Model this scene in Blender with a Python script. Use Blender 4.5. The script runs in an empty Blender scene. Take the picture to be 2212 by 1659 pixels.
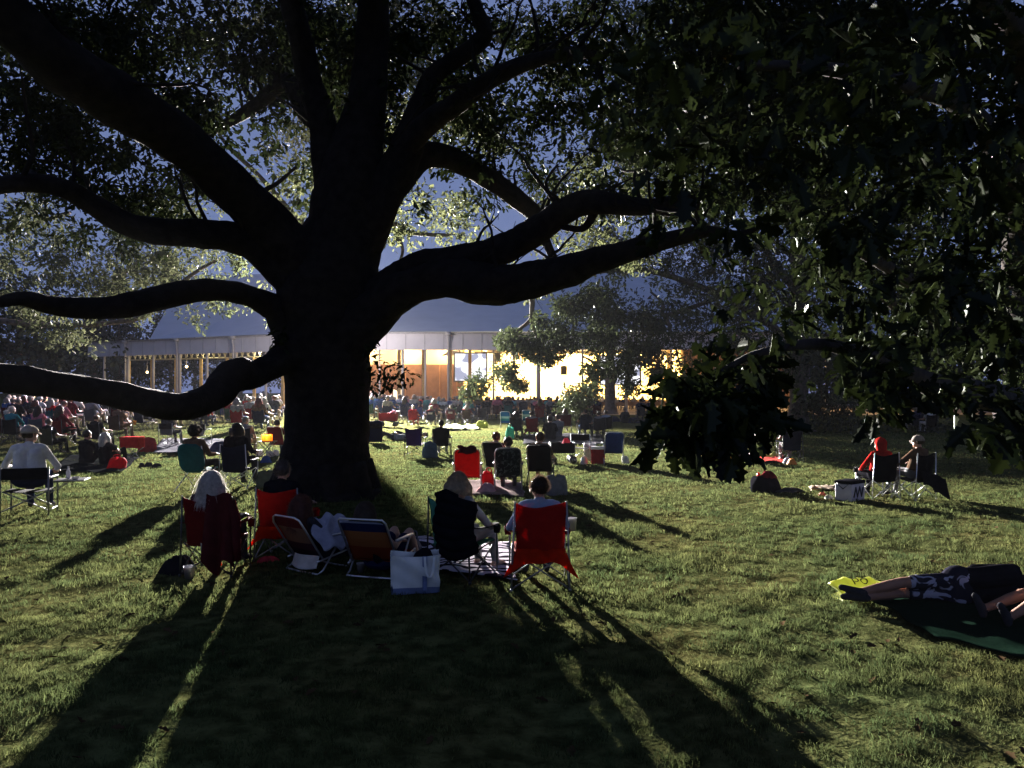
import bpy, bmesh, math, random
import numpy as np
from mathutils import Vector, Matrix, Quaternion
random.seed(7)
RNG = np.random.default_rng(11)
SC = bpy.context.scene
COL = SC.collection
PI = math.pi
R = math.radians
# ------------------------------------------------------------------ camera model (pixel grid 2212 x 1659)
F, CX, CY, HZ, CAMH = 1660.0, 1106.0, 829.5, 840.0, 2.25
PITCH = math.atan((HZ-CY)/F)
def ray(u, v):
    a = (u-CX)/F; b = (CY-v)/F
    c, s = math.cos(PITCH), math.sin(PITCH)
    y = c-b*s
    return a/y, (s+b*c)/y
def P(u, v, y):
    a, b = ray(u, v)
    return Vector((a*y, y, CAMH+b*y))
def G(u, v):
    a, b = ray(u, v)
    y = -CAMH/b
    return Vector((a*y, y, 0))
# ------------------------------------------------------------------ ground relief
_w = []
_rg = np.random.default_rng(3)
for lam, slope, n in ((0.3, .03, 8), (0.6, .03, 8), (1.3, .014, 6), (4.0, .004, 5), (14., .0015, 4)):
    for k in range(n):
        th = _rg.uniform(0, PI); l = lam*_rg.uniform(.75, 1.3)
        _w.append((math.cos(th)*2*PI/l, math.sin(th)*2*PI/l, _rg.uniform(0, 2*PI), slope*l/(2*PI), l))
OAK = G(708, 1080)
def gz(x, y):
    x = np.asarray(x, float); y = np.asarray(y, float)
    z = np.zeros_like(x)
    for kx, ky, ph, a, l in _w:
        z += a*np.sin(kx*x+ky*y+ph)*np.clip((l*30-np.maximum(y, 0))/(l*10), 0, 1)
    d = np.hypot(x-OAK.x, y-OAK.y)
    z += .16*np.exp(-np.maximum(d-.9, 0)/.55)
    z = z*np.clip((64-y)/6, 0, 1)
    sm = lambda t: np.clip(t, 0, 1)**2*(3-2*np.clip(t, 0, 1))
    z += .32*sm((y-25)/11)*sm((-4-x)/8)*sm((68-y)/8)
    return z
def gzf(x, y): return float(gz(x, y))
def GG(u, v):
    g = G(u, v); g.z = gzf(g.x, g.y); return g
# ------------------------------------------------------------------ materials
MAT = {}
def newmat(name):
    m = bpy.data.materials.new(name); m.use_nodes = True
    nt = m.node_tree; nt.nodes.clear()
    return m, nt, nt.nodes.new('ShaderNodeOutputMaterial')
def lin(c): return tuple(c)+(1.0,) if len(c) == 3 else tuple(c)
def surf(name, col, rough=.7, var=.25, scale=8., bump=0., bscale=40., metal=0., trans=0., spec=.3, col2=None, coords='Object'):
    if name in MAT: return MAT[name]
    m, nt, out = newmat(name); N, L = nt.nodes, nt.links
    bs = N.new('ShaderNodeBsdfPrincipled')
    bs.inputs['Roughness'].default_value = rough; bs.inputs['Metallic'].default_value = metal
    bs.inputs['Specular IOR Level'].default_value = spec
    tc = N.new('ShaderNodeTexCoord')
    nz = N.new('ShaderNodeTexNoise'); nz.inputs['Scale'].default_value = scale; nz.inputs['Detail'].default_value = 5
    L.new(tc.outputs[coords], nz.inputs['Vector'])
    rp = N.new('ShaderNodeValToRGB')
    c2 = col2 or tuple(c*(1+var) for c in col); c1 = tuple(c*(1-var) for c in col)
    rp.color_ramp.elements[0].position = .3; rp.color_ramp.elements[1].position = .7
    rp.color_ramp.elements[0].color = lin(c1); rp.color_ramp.elements[1].color = lin(c2)
    L.new(nz.outputs['Fac'], rp.inputs['Fac']); L.new(rp.outputs['Color'], bs.inputs['Base Color'])
    if bump:
        n2 = N.new('ShaderNodeTexNoise'); n2.inputs['Scale'].default_value = bscale; n2.inputs['Detail'].default_value = 6
        L.new(tc.outputs[coords], n2.inputs['Vector'])
        bp = N.new('ShaderNodeBump'); bp.inputs['Strength'].default_value = bump; bp.inputs['Distance'].default_value = .02
        L.new(n2.outputs['Fac'], bp.inputs['Height']); L.new(bp.outputs['Normal'], bs.inputs['Normal'])
    if trans:
        tr = N.new('ShaderNodeBsdfTranslucent'); L.new(rp.outputs['Color'], tr.inputs['Color'])
        mx = N.new('ShaderNodeMixShader'); mx.inputs[0].default_value = trans
        L.new(bs.outputs[0], mx.inputs[1]); L.new(tr.outputs[0], mx.inputs[2]); L.new(mx.outputs[0], out.inputs[0])
    else: L.new(bs.outputs[0], out.inputs[0])
    MAT[name] = m
    return m
def emit(name, col, s):
    if name in MAT: return MAT[name]
    m, nt, out = newmat(name)
    e = nt.nodes.new('ShaderNodeEmission'); e.inputs[0].default_value = lin(col); e.inputs[1].default_value = s
    nt.links.new(e.outputs[0], out.inputs[0]); MAT[name] = m
    return m
def fabric(name, col, trans=.18, var=.12):
    return surf('fabric_'+name, col, rough=.85, var=var, scale=14, bump=.25, bscale=160, trans=trans, spec=.04)
def cloth(name, col): return surf('cloth_'+name, col, rough=.9, var=.2, scale=9, bump=.3, bscale=60, spec=0.)
def hairm(name, col):
    return surf('hair_'+name, col, rough=.45, var=.3, scale=25, trans=.55, spec=.5)
def leafmat(name, col, col2, trans=.45, gloss=.35, gl_=.035):
    m, nt, out = newmat(name); N, L = nt.nodes, nt.links
    ge = N.new('ShaderNodeNewGeometry')
    rp = N.new('ShaderNodeValToRGB'); rp.color_ramp.elements[0].color = lin(col); rp.color_ramp.elements[1].color = lin(col2)
    L.new(ge.outputs['Random Per Island'], rp.inputs['Fac'])
    df = N.new('ShaderNodeBsdfDiffuse'); L.new(rp.outputs['Color'], df.inputs['Color'])
    gl = N.new('ShaderNodeBsdfGlossy'); gl.inputs['Roughness'].default_value = gloss; gl.inputs['Color'].default_value = (.8, .85, .8, 1)
    bs = N.new('ShaderNodeMixShader'); bs.inputs[0].default_value = gl_
    L.new(df.outputs[0], bs.inputs[1]); L.new(gl.outputs[0], bs.inputs[2])
    tr = N.new('ShaderNodeBsdfTranslucent')
    hs = N.new('ShaderNodeHueSaturation'); hs.inputs['Saturation'].default_value = 1.1; hs.inputs['Value'].default_value = 1.5
    L.new(rp.outputs['Color'], hs.inputs['Color']); L.new(hs.outputs['Color'], tr.inputs['Color'])
    mx = N.new('ShaderNodeMixShader'); mx.inputs[0].default_value = trans
    L.new(bs.outputs[0], mx.inputs[1]); L.new(tr.outputs[0], mx.inputs[2]); L.new(mx.outputs[0], out.inputs[0])
    MAT[name] = m
    return m
# ------------------------------------------------------------------ mesh building
class MB:
    def __init__(s): s.v = []; s.f = []; s.m = []
    def add(s, vs, fs, mat=0):
        o = len(s.v); s.v.extend([tuple(x) for x in vs]); s.f.extend([tuple(i+o for i in f) for f in fs]); s.m.extend([mat]*len(fs)); return s
    def box(s, c, d, mat=0, M=None, bev=0.0):
        x, y, z = d[0]/2, d[1]/2, d[2]/2; c = Vector(c)
        if bev > 0:
            bm = bmesh.new(); bmesh.ops.create_cube(bm, size=1)
            for q in bm.verts: q.co = Vector((q.co.x*d[0], q.co.y*d[1], q.co.z*d[2]))
            bmesh.ops.bevel(bm, geom=bm.edges[:], offset=bev, segments=2, profile=.5, affect='EDGES')
            bm.verts.index_update()
            vs = [q.co.copy() for q in bm.verts]; fs = [[q.index for q in f.verts] for f in bm.faces]; bm.free()
        else:
            vs = [Vector((sx*x, sy*y, sz*z)) for sx in (-1, 1) for sy in (-1, 1) for sz in (-1, 1)]
            fs = [(0, 1, 3, 2), (4, 6, 7, 5), (0, 4, 5, 1), (2, 3, 7, 6), (0, 2, 6, 4), (1, 5, 7, 3)]
        if M is not None: vs = [M @ q for q in vs]
        return s.add([q+c for q in vs], fs, mat)
    def tube(s, pts, rad, n=8, mat=0, cap=True, closed=False):
        pts = [Vector(p) for p in pts]; k = len(pts)
        if not hasattr(rad, '__len__'): rad = [rad]*k
        vs = []; fs = []
        T0 = None; nrm = None
        for i in range(k):
            if closed: t = (pts[(i+1) % k]-pts[i-1])
            else: t = pts[min(i+1, k-1)]-pts[max(i-1, 0)]
            if t.length < 1e-9: t = Vector((0, 0, 1))
            t.normalize()
            if nrm is None:
                a = Vector((0, 0, 1)) if abs(t.z) < .9 else Vector((1, 0, 0))
                nrm = (a-t*a.dot(t)).normalized()
            else:
                nrm = nrm-t*nrm.dot(t)
                nrm = nrm.normalized() if nrm.length > 1e-6 else t.orthogonal().normalized()
            b = t.cross(nrm)
            for j in range(n):
                an = 2*PI*j/n
                vs.append(pts[i]+(nrm*math.cos(an)+b*math.sin(an))*rad[i])
        for i in range(k if closed else k-1):
            i2 = (i+1) % k
            for j in range(n):
                j2 = (j+1) % n
                fs.append((i*n+j, i*n+j2, i2*n+j2, i2*n+j))
        if cap and not closed:
            fs.append(tuple(range(n-1, -1, -1))); fs.append(tuple((k-1)*n+j for j in range(n)))
        return s.add(vs, fs, mat)
    def rod(s, a, b, r, n=7, mat=0): return s.tube([a, b], r, n, mat)
    def ball(s, c, r, n=12, mat=0, sc=(1, 1, 1)):
        c = Vector(c); m = n//2+1; vs = []; fs = []
        vs.append(c+Vector((0, 0, r*sc[2])))
        for i in range(1, m):
            th = PI*i/m
            for j in range(n):
                a = 2*PI*j/n
                vs.append(c+Vector((r*sc[0]*math.sin(th)*math.cos(a), r*sc[1]*math.sin(th)*math.sin(a), r*sc[2]*math.cos(th))))
        vs.append(c-Vector((0, 0, r*sc[2])))
        for j in range(n):
            fs.append((0, 1+j, 1+(j+1) % n)); fs.append((len(vs)-1, 1+(m-2)*n+(j+1) % n, 1+(m-2)*n+j))
        for i in range(m-2):
            for j in range(n):
                a = 1+i*n+j; b = 1+i*n+(j+1) % n
                fs.append((a, a+n, b+n, b))
        return s.add(vs, fs, mat)
    def lathe(s, prof, c=(0, 0, 0), n=16, mat=0):
        c = Vector(c); vs = []; fs = []
        for r, z in prof:
            for j in range(n):
                a = 2*PI*j/n; vs.append(c+Vector((r*math.cos(a), r*math.sin(a), z)))
        for i in range(len(prof)-1):
            for j in range(n):
                j2 = (j+1) % n; fs.append((i*n+j, i*n+j2, (i+1)*n+j2, (i+1)*n+j))
        return s.add(vs, fs, mat)
    def sheet(s, fn, nu, nv, mat=0, th=0.0):
        """fn(a,b)->Vector on the unit square; th gives it a real thickness"""
        g = [[Vector(fn(i/nu, j/nv)) for j in range(nv+1)] for i in range(nu+1)]
        w = nv+1
        vs = [g[i][j] for i in range(nu+1) for j in range(nv+1)]
        fs = [(i*w+j, (i+1)*w+j, (i+1)*w+j+1, i*w+j+1) for i in range(nu) for j in range(nv)]
        if th > 0:
            nr = []
            for i in range(nu+1):
                for j in range(nv+1):
                    d1 = g[min(i+1, nu)][j]-g[max(i-1, 0)][j]; d2 = g[i][min(j+1, nv)]-g[i][max(j-1, 0)]
                    q = d1.cross(d2); nr.append(q.normalized() if q.length > 1e-9 else Vector((0, 0, 1)))
            o = len(vs); vs2 = [vs[i]-nr[i]*th for i in range(o)]
            fs2 = [tuple(reversed([q+o for q in f])) for f in fs]
            ed = [(i*w, (i+1)*w) for i in range(nu)]+[((i+1)*w+nv, i*w+nv) for i in range(nu)]
            ed += [(j+1, j) for j in range(nv)]+[(nu*w+j, nu*w+j+1) for j in range(nv)]
            fs3 = [(b, a, a+o, b+o) for a, b in ed]
            vs = vs+vs2; fs = fs+fs2+fs3
        return s.add(vs, fs, mat)
    def mesh(s, name, nm=1, smooth=True):
        me = bpy.data.meshes.new(name); me.from_pydata(s.v, [], s.f)
        for k in range(nm): me.materials.append(None)
        if s.m: me.polygons.foreach_set('material_index', np.array(s.m, dtype=np.int32))
        if smooth: me.polygons.foreach_set('use_smooth', np.ones(len(s.f), dtype=bool))
        me.update()
        return me
    def build(s, name, mats, parent=None, loc=None, rz=0., smooth=True):
        if not isinstance(mats, (list, tuple)): mats = [mats]
        me = s.mesh(name, len(mats), smooth)
        return inst(me, name, mats, parent, loc, rz)
def inst(me, name, mats, parent=None, loc=None, rz=0.):
    if not isinstance(mats, (list, tuple)): mats = [mats]
    o = bpy.data.objects.new(name, me); COL.objects.link(o)
    for i, m in enumerate(mats):
        if i >= len(o.material_slots): break
        if me.materials[i] is None and me.users <= 1: me.materials[i] = m
        elif me.materials[i] != m:
            o.material_slots[i].link = 'OBJECT'; o.material_slots[i].material = m
    if parent is not None: o.parent = parent
    if loc is not None: o.location = loc
    o.rotation_euler = (0, 0, rz)
    return o
def sharp(o, ang=40):
    me = o.data
    try: me.set_sharp_from_angle(angle=R(ang))
    except Exception: pass
    return o
def empty(name, loc=(0, 0, 0), rz=0., parent=None):
    o = bpy.data.objects.new(name, None); COL.objects.link(o); o.empty_display_size = .2
    o.location = loc; o.rotation_euler = (0, 0, rz)
    if parent is not None: o.parent = parent
    return o
def tag(o, label=None, cat=None, group=None, kind=None):
    if label: o['label'] = label
    if cat: o['category'] = cat
    if group: o['group'] = group
    if kind: o['kind'] = kind
    return o
def thing(name, label, cat, loc=(0, 0, 0), rz=0., group=None):
    return tag(empty(name, loc, rz), label, cat, group)
def catmull(pts, per=5):
    """pts: list of tuples of any length, smooth interpolation"""
    A = np.array(pts, float); n = len(A); out = []
    for i in range(n-1):
        p0 = A[max(i-1, 0)]; p1 = A[i]; p2 = A[i+1]; p3 = A[min(i+2, n-1)]
        for k in range(per):
            t = k/per
            out.append(.5*((2*p1)+(-p0+p2)*t+(2*p0-5*p1+4*p2-p3)*t*t+(-p0+3*p1-3*p2+p3)*t**3))
    out.append(A[-1])
    return np.array(out)
def np_mesh(name, verts, loops, starts, totals, smooth=False):
    me = bpy.data.meshes.new(name)
    me.vertices.add(len(verts)); me.vertices.foreach_set('co', np.asarray(verts, np.float32).ravel())
    me.loops.add(len(loops)); me.loops.foreach_set('vertex_index', np.asarray(loops, np.int32))
    me.polygons.add(len(starts)); me.polygons.foreach_set('loop_start', np.asarray(starts, np.int32))
    try: me.polygons.foreach_set('loop_total', np.asarray(totals, np.int32))
    except Exception: pass
    if smooth: me.polygons.foreach_set('use_smooth', np.ones(len(starts), bool))
    me.materials.append(None); me.update(calc_edges=True); me.validate()
    return me
# ------------------------------------------------------------------ leaves
_h = [(0, 0), (.05, .1), (.2, .17), (.12, .3), (.31, .4), (.15, .52), (.34, .66), (.18, .74), (.2, .9), (.08, .91), (0, 1)]
def _tmpl(half, fold=.22):
    n = len(half)
    v = [(0, y, 0) if i in (0, n-1) else (x, y, fold*x) for i, (x, y) in enumerate(half)]
    v += [(-x*.95, y+.02, fold*x) for i, (x, y) in enumerate(half) if i not in (0, n-1)]
    f1 = list(range(n)); f2 = [n-1]+[n+i for i in range(n-3, -1, -1)]+[0]
    v = [(x, y, z-.25*y*y) for x, y, z in v]
    return np.array(v), [f1, f2]
LEAF_NEAR = _tmpl(_h)
LEAF_MID = _tmpl([(0, 0), (.2, .2), (.12, .34), (.33, .5), (.17, .7), (.16, .9), (0, 1)])
LEAF_FAR = _tmpl([(0, 0), (.3, .3), (.22, .75), (0, 1)])
LEAF_CLUMP = _tmpl([(0, 0), (.38, .15), (.2, .35), (.5, .55), (.25, .75), (.2, .95), (0, 1)], .1)
def norm(a): return a/np.maximum(np.linalg.norm(a, axis=1, keepdims=True), 1e-9)
def leaf_mesh(name, p, d, nref, size, tmpl):
    tv, tf = tmpl; n = len(p); k = len(tv)
    d = norm(d); x = norm(np.cross(d, nref)); z = np.cross(x, d)
    s = size[:, None, None]
    V = p[:, None, :]+s*(x[:, None, :]*tv[None, :, 0:1]+d[:, None, :]*tv[None, :, 1:2]+z[:, None, :]*tv[None, :, 2:3])
    V = V.reshape(-1, 3)
    base = (np.arange(n)*k)[:, None]
    tot = [len(f) for f in tf]; fl = np.array([i for f in tf for i in f])
    loops = (base+fl[None, :]).ravel()
    per = np.array(tot); st = np.concatenate([[0], np.cumsum(per)[:-1]])
    starts = (np.arange(n)*len(fl))[:, None]+st[None, :]
    return np_mesh(name, V, loops, starts.ravel(), np.tile(per, n))
def cluster_leaves(C, nper, rad, size, rng, droop=.35, axis=None):
    """C (k,3) cluster centres -> leaf arrays; leaves radiate from each twig tip"""
    k = len(C); n = k*nper
    c = np.repeat(C, nper, 0); r = np.repeat(np.broadcast_to(rad, (k,)), nper)
    q = norm(rng.normal(size=(n, 3)))
    p = c+q*(r*rng.random(n)**.5)[:, None]
    ax = norm(rng.normal(size=(k, 3))*np.array([1, 1, .5])) if axis is None else axis
    d = q*.7+np.repeat(ax, nper, 0)*.6+rng.normal(size=(n, 3))*.35
    d[:, 2] -= droop
    nr = rng.normal(size=(n, 3))*.55+np.array([0, 0, 1.])
    sz = np.repeat(np.broadcast_to(size, (k,)), nper)*rng.uniform(.6, 1.25, n)
    return p, d, nr, sz
def px_clusters(dmap, per, y0, y1, rng, u0=0., v0=0., cu=92.17, cv=85., ypow=1.0, kids=0, spread=.8):
    """random cluster centres filling real depth y0..y1 behind the cells of a density map"""
    out = []
    for r, row in enumerate(dmap):
        for c, ch in enumerate(row.ljust(24, '0')):
            if ch in '0 ': continue
            lam = per*(int(ch)/9.)**1.5/max(kids, 1)
            n = rng.poisson(lam)
            for _ in range(n):
                u = u0+(c+rng.random())*cu; v = v0+(r+rng.random())*cv
                y = y0+(y1-y0)*rng.random()**ypow
                a, b = ray(u, v); q = np.array((a*y, y, CAMH+b*y))
                if not kids: out.append(q); continue
                s_ = spread*rng.uniform(.6, 1.3)
                for _k in range(rng.poisson(kids)):
                    e = rng.normal(size=3); e /= np.linalg.norm(e); out.append(q+e*s_*np.array([1, 1, .62])*rng.random()**.4)
    return np.array(out)
def limb_pts(px):
    """px: (u,v,depth,width_px) -> smooth world points and radii"""
    q = [tuple(P(u, v, y))+(w*.5*y/F,) for u, v, y, w in px]
    A = catmull(q, 6)
    return A
def bark_tube(mb, A, n=14, rough=.06, seed=0, mat=0):
    """bumpy tapered limb"""
    rng = np.random.default_rng(seed)
    o = len(mb.v); f0 = len(mb.f)
    mb.tube([tuple(a[:3]) for a in A], [max(a[3], .004) for a in A], n, mat)
    k = len(A); ph = rng.uniform(0, 6.28, 6)
    for i in range(k):
        c = A[i, :3]; r = A[i, 3]
        for j in range(n):
            q = np.array(mb.v[o+i*n+j]); d = q-c
            an = 2*PI*j/n
            f = 1+rough*(math.sin(3*an+i*.35+ph[0])+.7*math.sin(5*an-i*.5+ph[1])+.8*math.sin(2*an+i*.9+ph[2])+rng.normal()*.4)
            mb.v[o+i*n+j] = tuple(c+d*f)
def twig(mb, p, d, length, r, rng, n=5, steps=7, wob=.35, mat=0, grav=0.):
    d = np.array(d, float); d /= np.linalg.norm(d); p = np.array(p, float); A = []
    for i in range(steps+1):
        A.append(tuple(p)+(max(r*(1-i/(steps+1.)*.85), .003),))
        d = d+rng.normal(size=3)*wob*.5; d[2] -= grav; d /= np.linalg.norm(d)
        p = p+d*length/steps
    A = np.array(A); mb.tube([tuple(a[:3]) for a in A], list(A[:, 3]), n, mat)
    return A
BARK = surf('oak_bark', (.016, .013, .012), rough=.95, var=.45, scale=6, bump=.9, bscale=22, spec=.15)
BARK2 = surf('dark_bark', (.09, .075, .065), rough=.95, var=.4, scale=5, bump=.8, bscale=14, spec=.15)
LEAFA = leafmat('oak_leaves', (.005, .008, .003), (.022, .029, .011), .13, .35, .012)  # leaf colour darkened to hold back lamplight on the big crown
LEAFN = leafmat('dim_oak_leaves_near', (.003, .005, .002), (.017, .023, .008), .10, .3, .012)  # near-black copy, shade of the close boughs put into the colour
LEAFB = leafmat('far_oak_leaves', (.022, .027, .013), (.074, .080, .040), .34)  # brighter leaf copy, lamplight put into the colour
LEAFD = leafmat('pale_leaves', (.030, .040, .018), (.100, .115, .058), .36)  # brightest copy, lamplight on the left tree put into its leaf colour
LEAFT = leafmat('shaded_oak_leaves', (.011, .015, .008), (.046, .056, .026), .16)  # darker leaf copy, shade put into the colour
LEAFC = leafmat('conifer_needles', (.012, .024, .018), (.022, .040, .028), .15, .6)

# ------------------------------------------------------------------ the big oak
oak = thing('oak_tree', 'huge old oak with a black trunk and wide spreading limbs in front of the hall', 'tree', (OAK.x, OAK.y, 0))
def oak_part(mb, name, mats):
    o = mb.build(name, mats); o.parent = oak; o.matrix_parent_inverse = Matrix.Translation(-Vector((OAK.x, OAK.y, 0)))
    return o
Y = 15.6
mb = MB()
tp = [(706, 1100, Y, 255.9), (704, 1078, Y, 250.2), (702, 1055, Y, 215.8), (703, 1020, Y, 195.8), (705, 960, Y, 183.4), (707, 890, Y, 177.6), (708, 800, Y, 181.4),
      (706, 730, Y, 191.0), (706, 670, Y, 212.0), (712, 610, Y, 217.7), (726, 550, Y, 191.0), (746, 490, Y, 164.3), (756, 420, Y, 152.8), (764, 350, Y, 133.7),
      (782, 270, Y, 95.5), (797, 190, Y, 80.2), (803, 100, Y, 72.6), (806, 0, Y-.3, 66.8), (808, -110, Y-.6, 57.3), (812, -260, Y-1, 38.2)]
bark_tube(mb, limb_pts(tp), 30, .022, 1)
# root flares
for k, (an, ln) in enumerate(((-2.6, 1.25), (-2.0, 1.05), (-1.2, 1.08), (-.45, 1.2), (.1, 1.22), (2.6, 1.4), (3.3, 1.38))):
    A = []
    for i in range(7):
        t = i/6.; rr = .62+t*(ln-.55)
        x = OAK.x-.05+math.cos(an)*rr; y = OAK.y+math.sin(an)*rr
        A.append((x, y, gzf(x, y)+.62*(1-t)**2.2-.10, .30*(1-t)+.05))
    bark_tube(mb, np.array(A), 12, .03, 40+k)
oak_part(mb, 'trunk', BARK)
LIMBS = [
 [(700, 600, Y, 135.0), (640, 560, 15.2, 126.0), (590, 500, 14.8, 106.2), (530, 430, 14.2, 97.2), (440, 348, 13.3, 97.2), (345, 275, 12.3, 106.2), (240, 205, 11.3, 117.0), (130, 140, 10.5, 115.2), (40, 60, 9.9, 108.0), (-60, -40, 9.4, 97.2), (-170, -160, 9, 72.0)],
 [(690, 650, 15.5, 100), (630, 600, 15.2, 90), (560, 538, 14.8, 72), (505, 512, 14.4, 66), (430, 506, 13.8, 62), (350, 500, 13.2, 58), (270, 482, 12.8, 52), (200, 442, 12.4, 46), (140, 408, 12, 42), (60, 395, 11.7, 40), (-60, 410, 11.2, 34)],
 [(640, 720, 15.4, 100), (600, 672, 15.1, 66), (560, 648, 14.8, 50), (510, 632, 14.4, 46), (450, 626, 13.8, 48), (395, 632, 13.2, 52), (300, 655, 12.5, 54), (220, 666, 12, 48), (120, 660, 11.5, 42), (50, 646, 11, 32), (-10, 652, 10.7, 22), (-70, 640, 10.4, 12)],
 [(670, 745, 15.3, 110), (620, 770, 14.9, 72), (580, 795, 14.5, 58), (545, 812, 14.2, 60), (512, 808, 13.9, 72), (494, 822, 13.7, 72), (465, 852, 13.4, 66), (420, 872, 13, 60), (365, 878, 12.5, 60), (300, 864, 12, 58), (220, 846, 11.4, 56), (130, 832, 10.8, 58), (50, 822, 10.3, 62), (-60, 810, 9.7, 66), (-190, 790, 9, 60)],
 [(760, 690, Y, 130), (815, 640, 15.3, 92), (850, 610, 15.1, 72), (895, 583, 15, 72), (960, 570, 14.8, 70), (1040, 552, 14.6, 66), (1105, 530, 14.4, 64), (1160, 498, 14.2, 62), (1215, 458, 14, 56), (1265, 437, 13.8, 54), (1330, 442, 13.5, 46), (1400, 446, 13.1, 36), (1490, 430, 12.6, 28)],
 [(740, 730, 15.4, 140), (805, 680, 15.1, 100), (850, 640, 14.9, 86), (905, 612, 14.7, 78), (970, 602, 14.5, 84), (1040, 614, 14.2, 90), (1100, 613, 14, 84), (1160, 602, 13.7, 78), (1230, 585, 13.4, 70), (1285, 562, 13.1, 58), (1350, 546, 12.8, 50), (1430, 522, 12.4, 40), (1520, 500, 12, 27), (1590, 506, 11.6, 17), (1650, 490, 11.3, 8)],
 [(730, 450, Y, 108.0), (714, 350, Y, 79.2), (696, 260, Y, 59.4), (668, 170, Y, 54.0), (648, 80, 15.4, 50.4), (630, 0, 15.3, 48.6), (612, -100, 15.2, 39.6)],
 [(770, 520, Y, 117.0), (815, 440, 15.5, 99.0), (855, 370, 15.5, 82.8), (884, 300, 15.4, 68.4), (908, 235, 15.4, 52.2), (932, 170, 15.4, 43.2), (968, 138, 15.4, 37.8), (1020, 104, 15.3, 37.8), (1046, 74, 15.3, 37.8), (1034, 32, 15.2, 30.6), (1008, -30, 15.1, 25.2)],
 [(870, 320, 15.4, 63.0), (930, 262, 15, 48.6), (985, 225, 14.5, 45.0), (1060, 172, 13.8, 39.6), (1160, 130, 13, 32.4), (1280, 110, 12, 25.2)],
 [(846, 390, 15.6, 90), (905, 342, 16, 58), (958, 338, 16.4, 52), (1010, 358, 16.8, 46), (1060, 390, 17.2, 44), (1110, 424, 17.6, 41), (1155, 462, 18, 36), (1172, 505, 18.2, 22), (1196, 556, 18.4, 18), (1220, 585, 18.4, 10)],
 [(700, 270, 15.8, 50), (660, 245, 16.3, 40), (640, 205, 16.8, 38), (620, 174, 17.2, 36), (596, 190, 17.6, 34), (560, 222, 18, 30), (510, 255, 18.4, 24), (450, 285, 18.8, 18), (400, 300, 19, 10)],
 [(545, 215, 18.1, 14), (531, 195, 18.2, 14), (524, 165, 18.3, 13), (531, 140, 18.4, 10), (510, 105, 18.5, 8)],
 [(560, 508, 14.7, 26), (548, 455, 15, 15), (560, 420, 15.3, 12), (600, 395, 15.6, 9), (640, 360, 15.8, 6)],
 [(1215, 455, 14, 14), (1190, 425, 14, 9), (1180, 392, 14, 7), (1205, 355, 14, 5)],
 [(1290, 440, 13.8, 26), (1265, 490, 13.9, 16), (1225, 492, 14, 14), (1185, 480, 14.1, 10)],
]
for k, px in enumerate(LIMBS):
    mb = MB(); A = limb_pts(px); bark_tube(mb, A, 20 if k < 10 else 10, .042 if k < 10 else .03, 100+k)
    rng = np.random.default_rng(500+k)
    if k in (0, 1, 4, 5, 6, 7, 8, 9, 10):
        for _ in range(9 if k < 9 else 6):
            i = rng.integers(len(A)//4, len(A)-1)
            d = rng.normal(size=3); d[2] = abs(d[2])+.4
            B = twig(mb, A[i, :3], d, rng.uniform(.9, 2.2), min(.045, A[i, 3]*.5), rng, steps=8, wob=.5)
            for __ in range(2):
                j = rng.integers(2, len(B)-1); dd = rng.normal(size=3)
                twig(mb, B[j, :3], dd, rng.uniform(.4, .9), .014, rng, n=4, steps=5, wob=.5)
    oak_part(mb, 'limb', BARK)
HERO = [
 "9999988777765423688888000000",
 "999999866555545688888700",
 "9999987654455557999986000",
 "788865433232338999997500",
 "356654311113323689864000",
 "2344321101212113258875000",
 "11221000011000000134430000",
]
C = px_clusters(HERO, 84, 14.6, 21.5, RNG, kids=9, spread=.75)
C = C[(C[:, 1] > 15.8) | (C[:, 0] > -1) | (RNG.random(len(C)) < .25)]
# unseen big-leaved clumps added overhead to keep sky light off lawn and trunk
up = RNG.uniform([-14, 0.0, 8.8], [14, 22, 13.0], (2600, 3)); up = up[(up[:, 2]-CAMH) > (up[:, 1])*.55]
C = np.concatenate([C, up])
p, d, nr, sz = cluster_leaves(C, 13, .27, .165, RNG)
k = len(up)*13
sz[-k:] *= 2.0
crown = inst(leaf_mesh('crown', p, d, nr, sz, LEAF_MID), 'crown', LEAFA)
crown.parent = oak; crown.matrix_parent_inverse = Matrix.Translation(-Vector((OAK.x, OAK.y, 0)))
# small leafy shoot on the right of the trunk (and one on the left)
C = np.array([P(u, v, 14.6) for u, v in ((800, 765), (812, 790), (822, 800), (845, 806), (868, 800), (855, 822), (838, 832), (820, 815), (808, 835), (880, 812), (800, 745), (598, 730), (606, 722), (600, 745))])
p, d, nr, sz = cluster_leaves(C, 18, .17, .12, RNG)
o = inst(leaf_mesh('shoot_leaves', p, d, nr, sz, LEAF_MID), 'shoot_leaves', LEAFA); o.parent = oak; o.matrix_parent_inverse = Matrix.Translation(-Vector((OAK.x, OAK.y, 0)))

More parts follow.
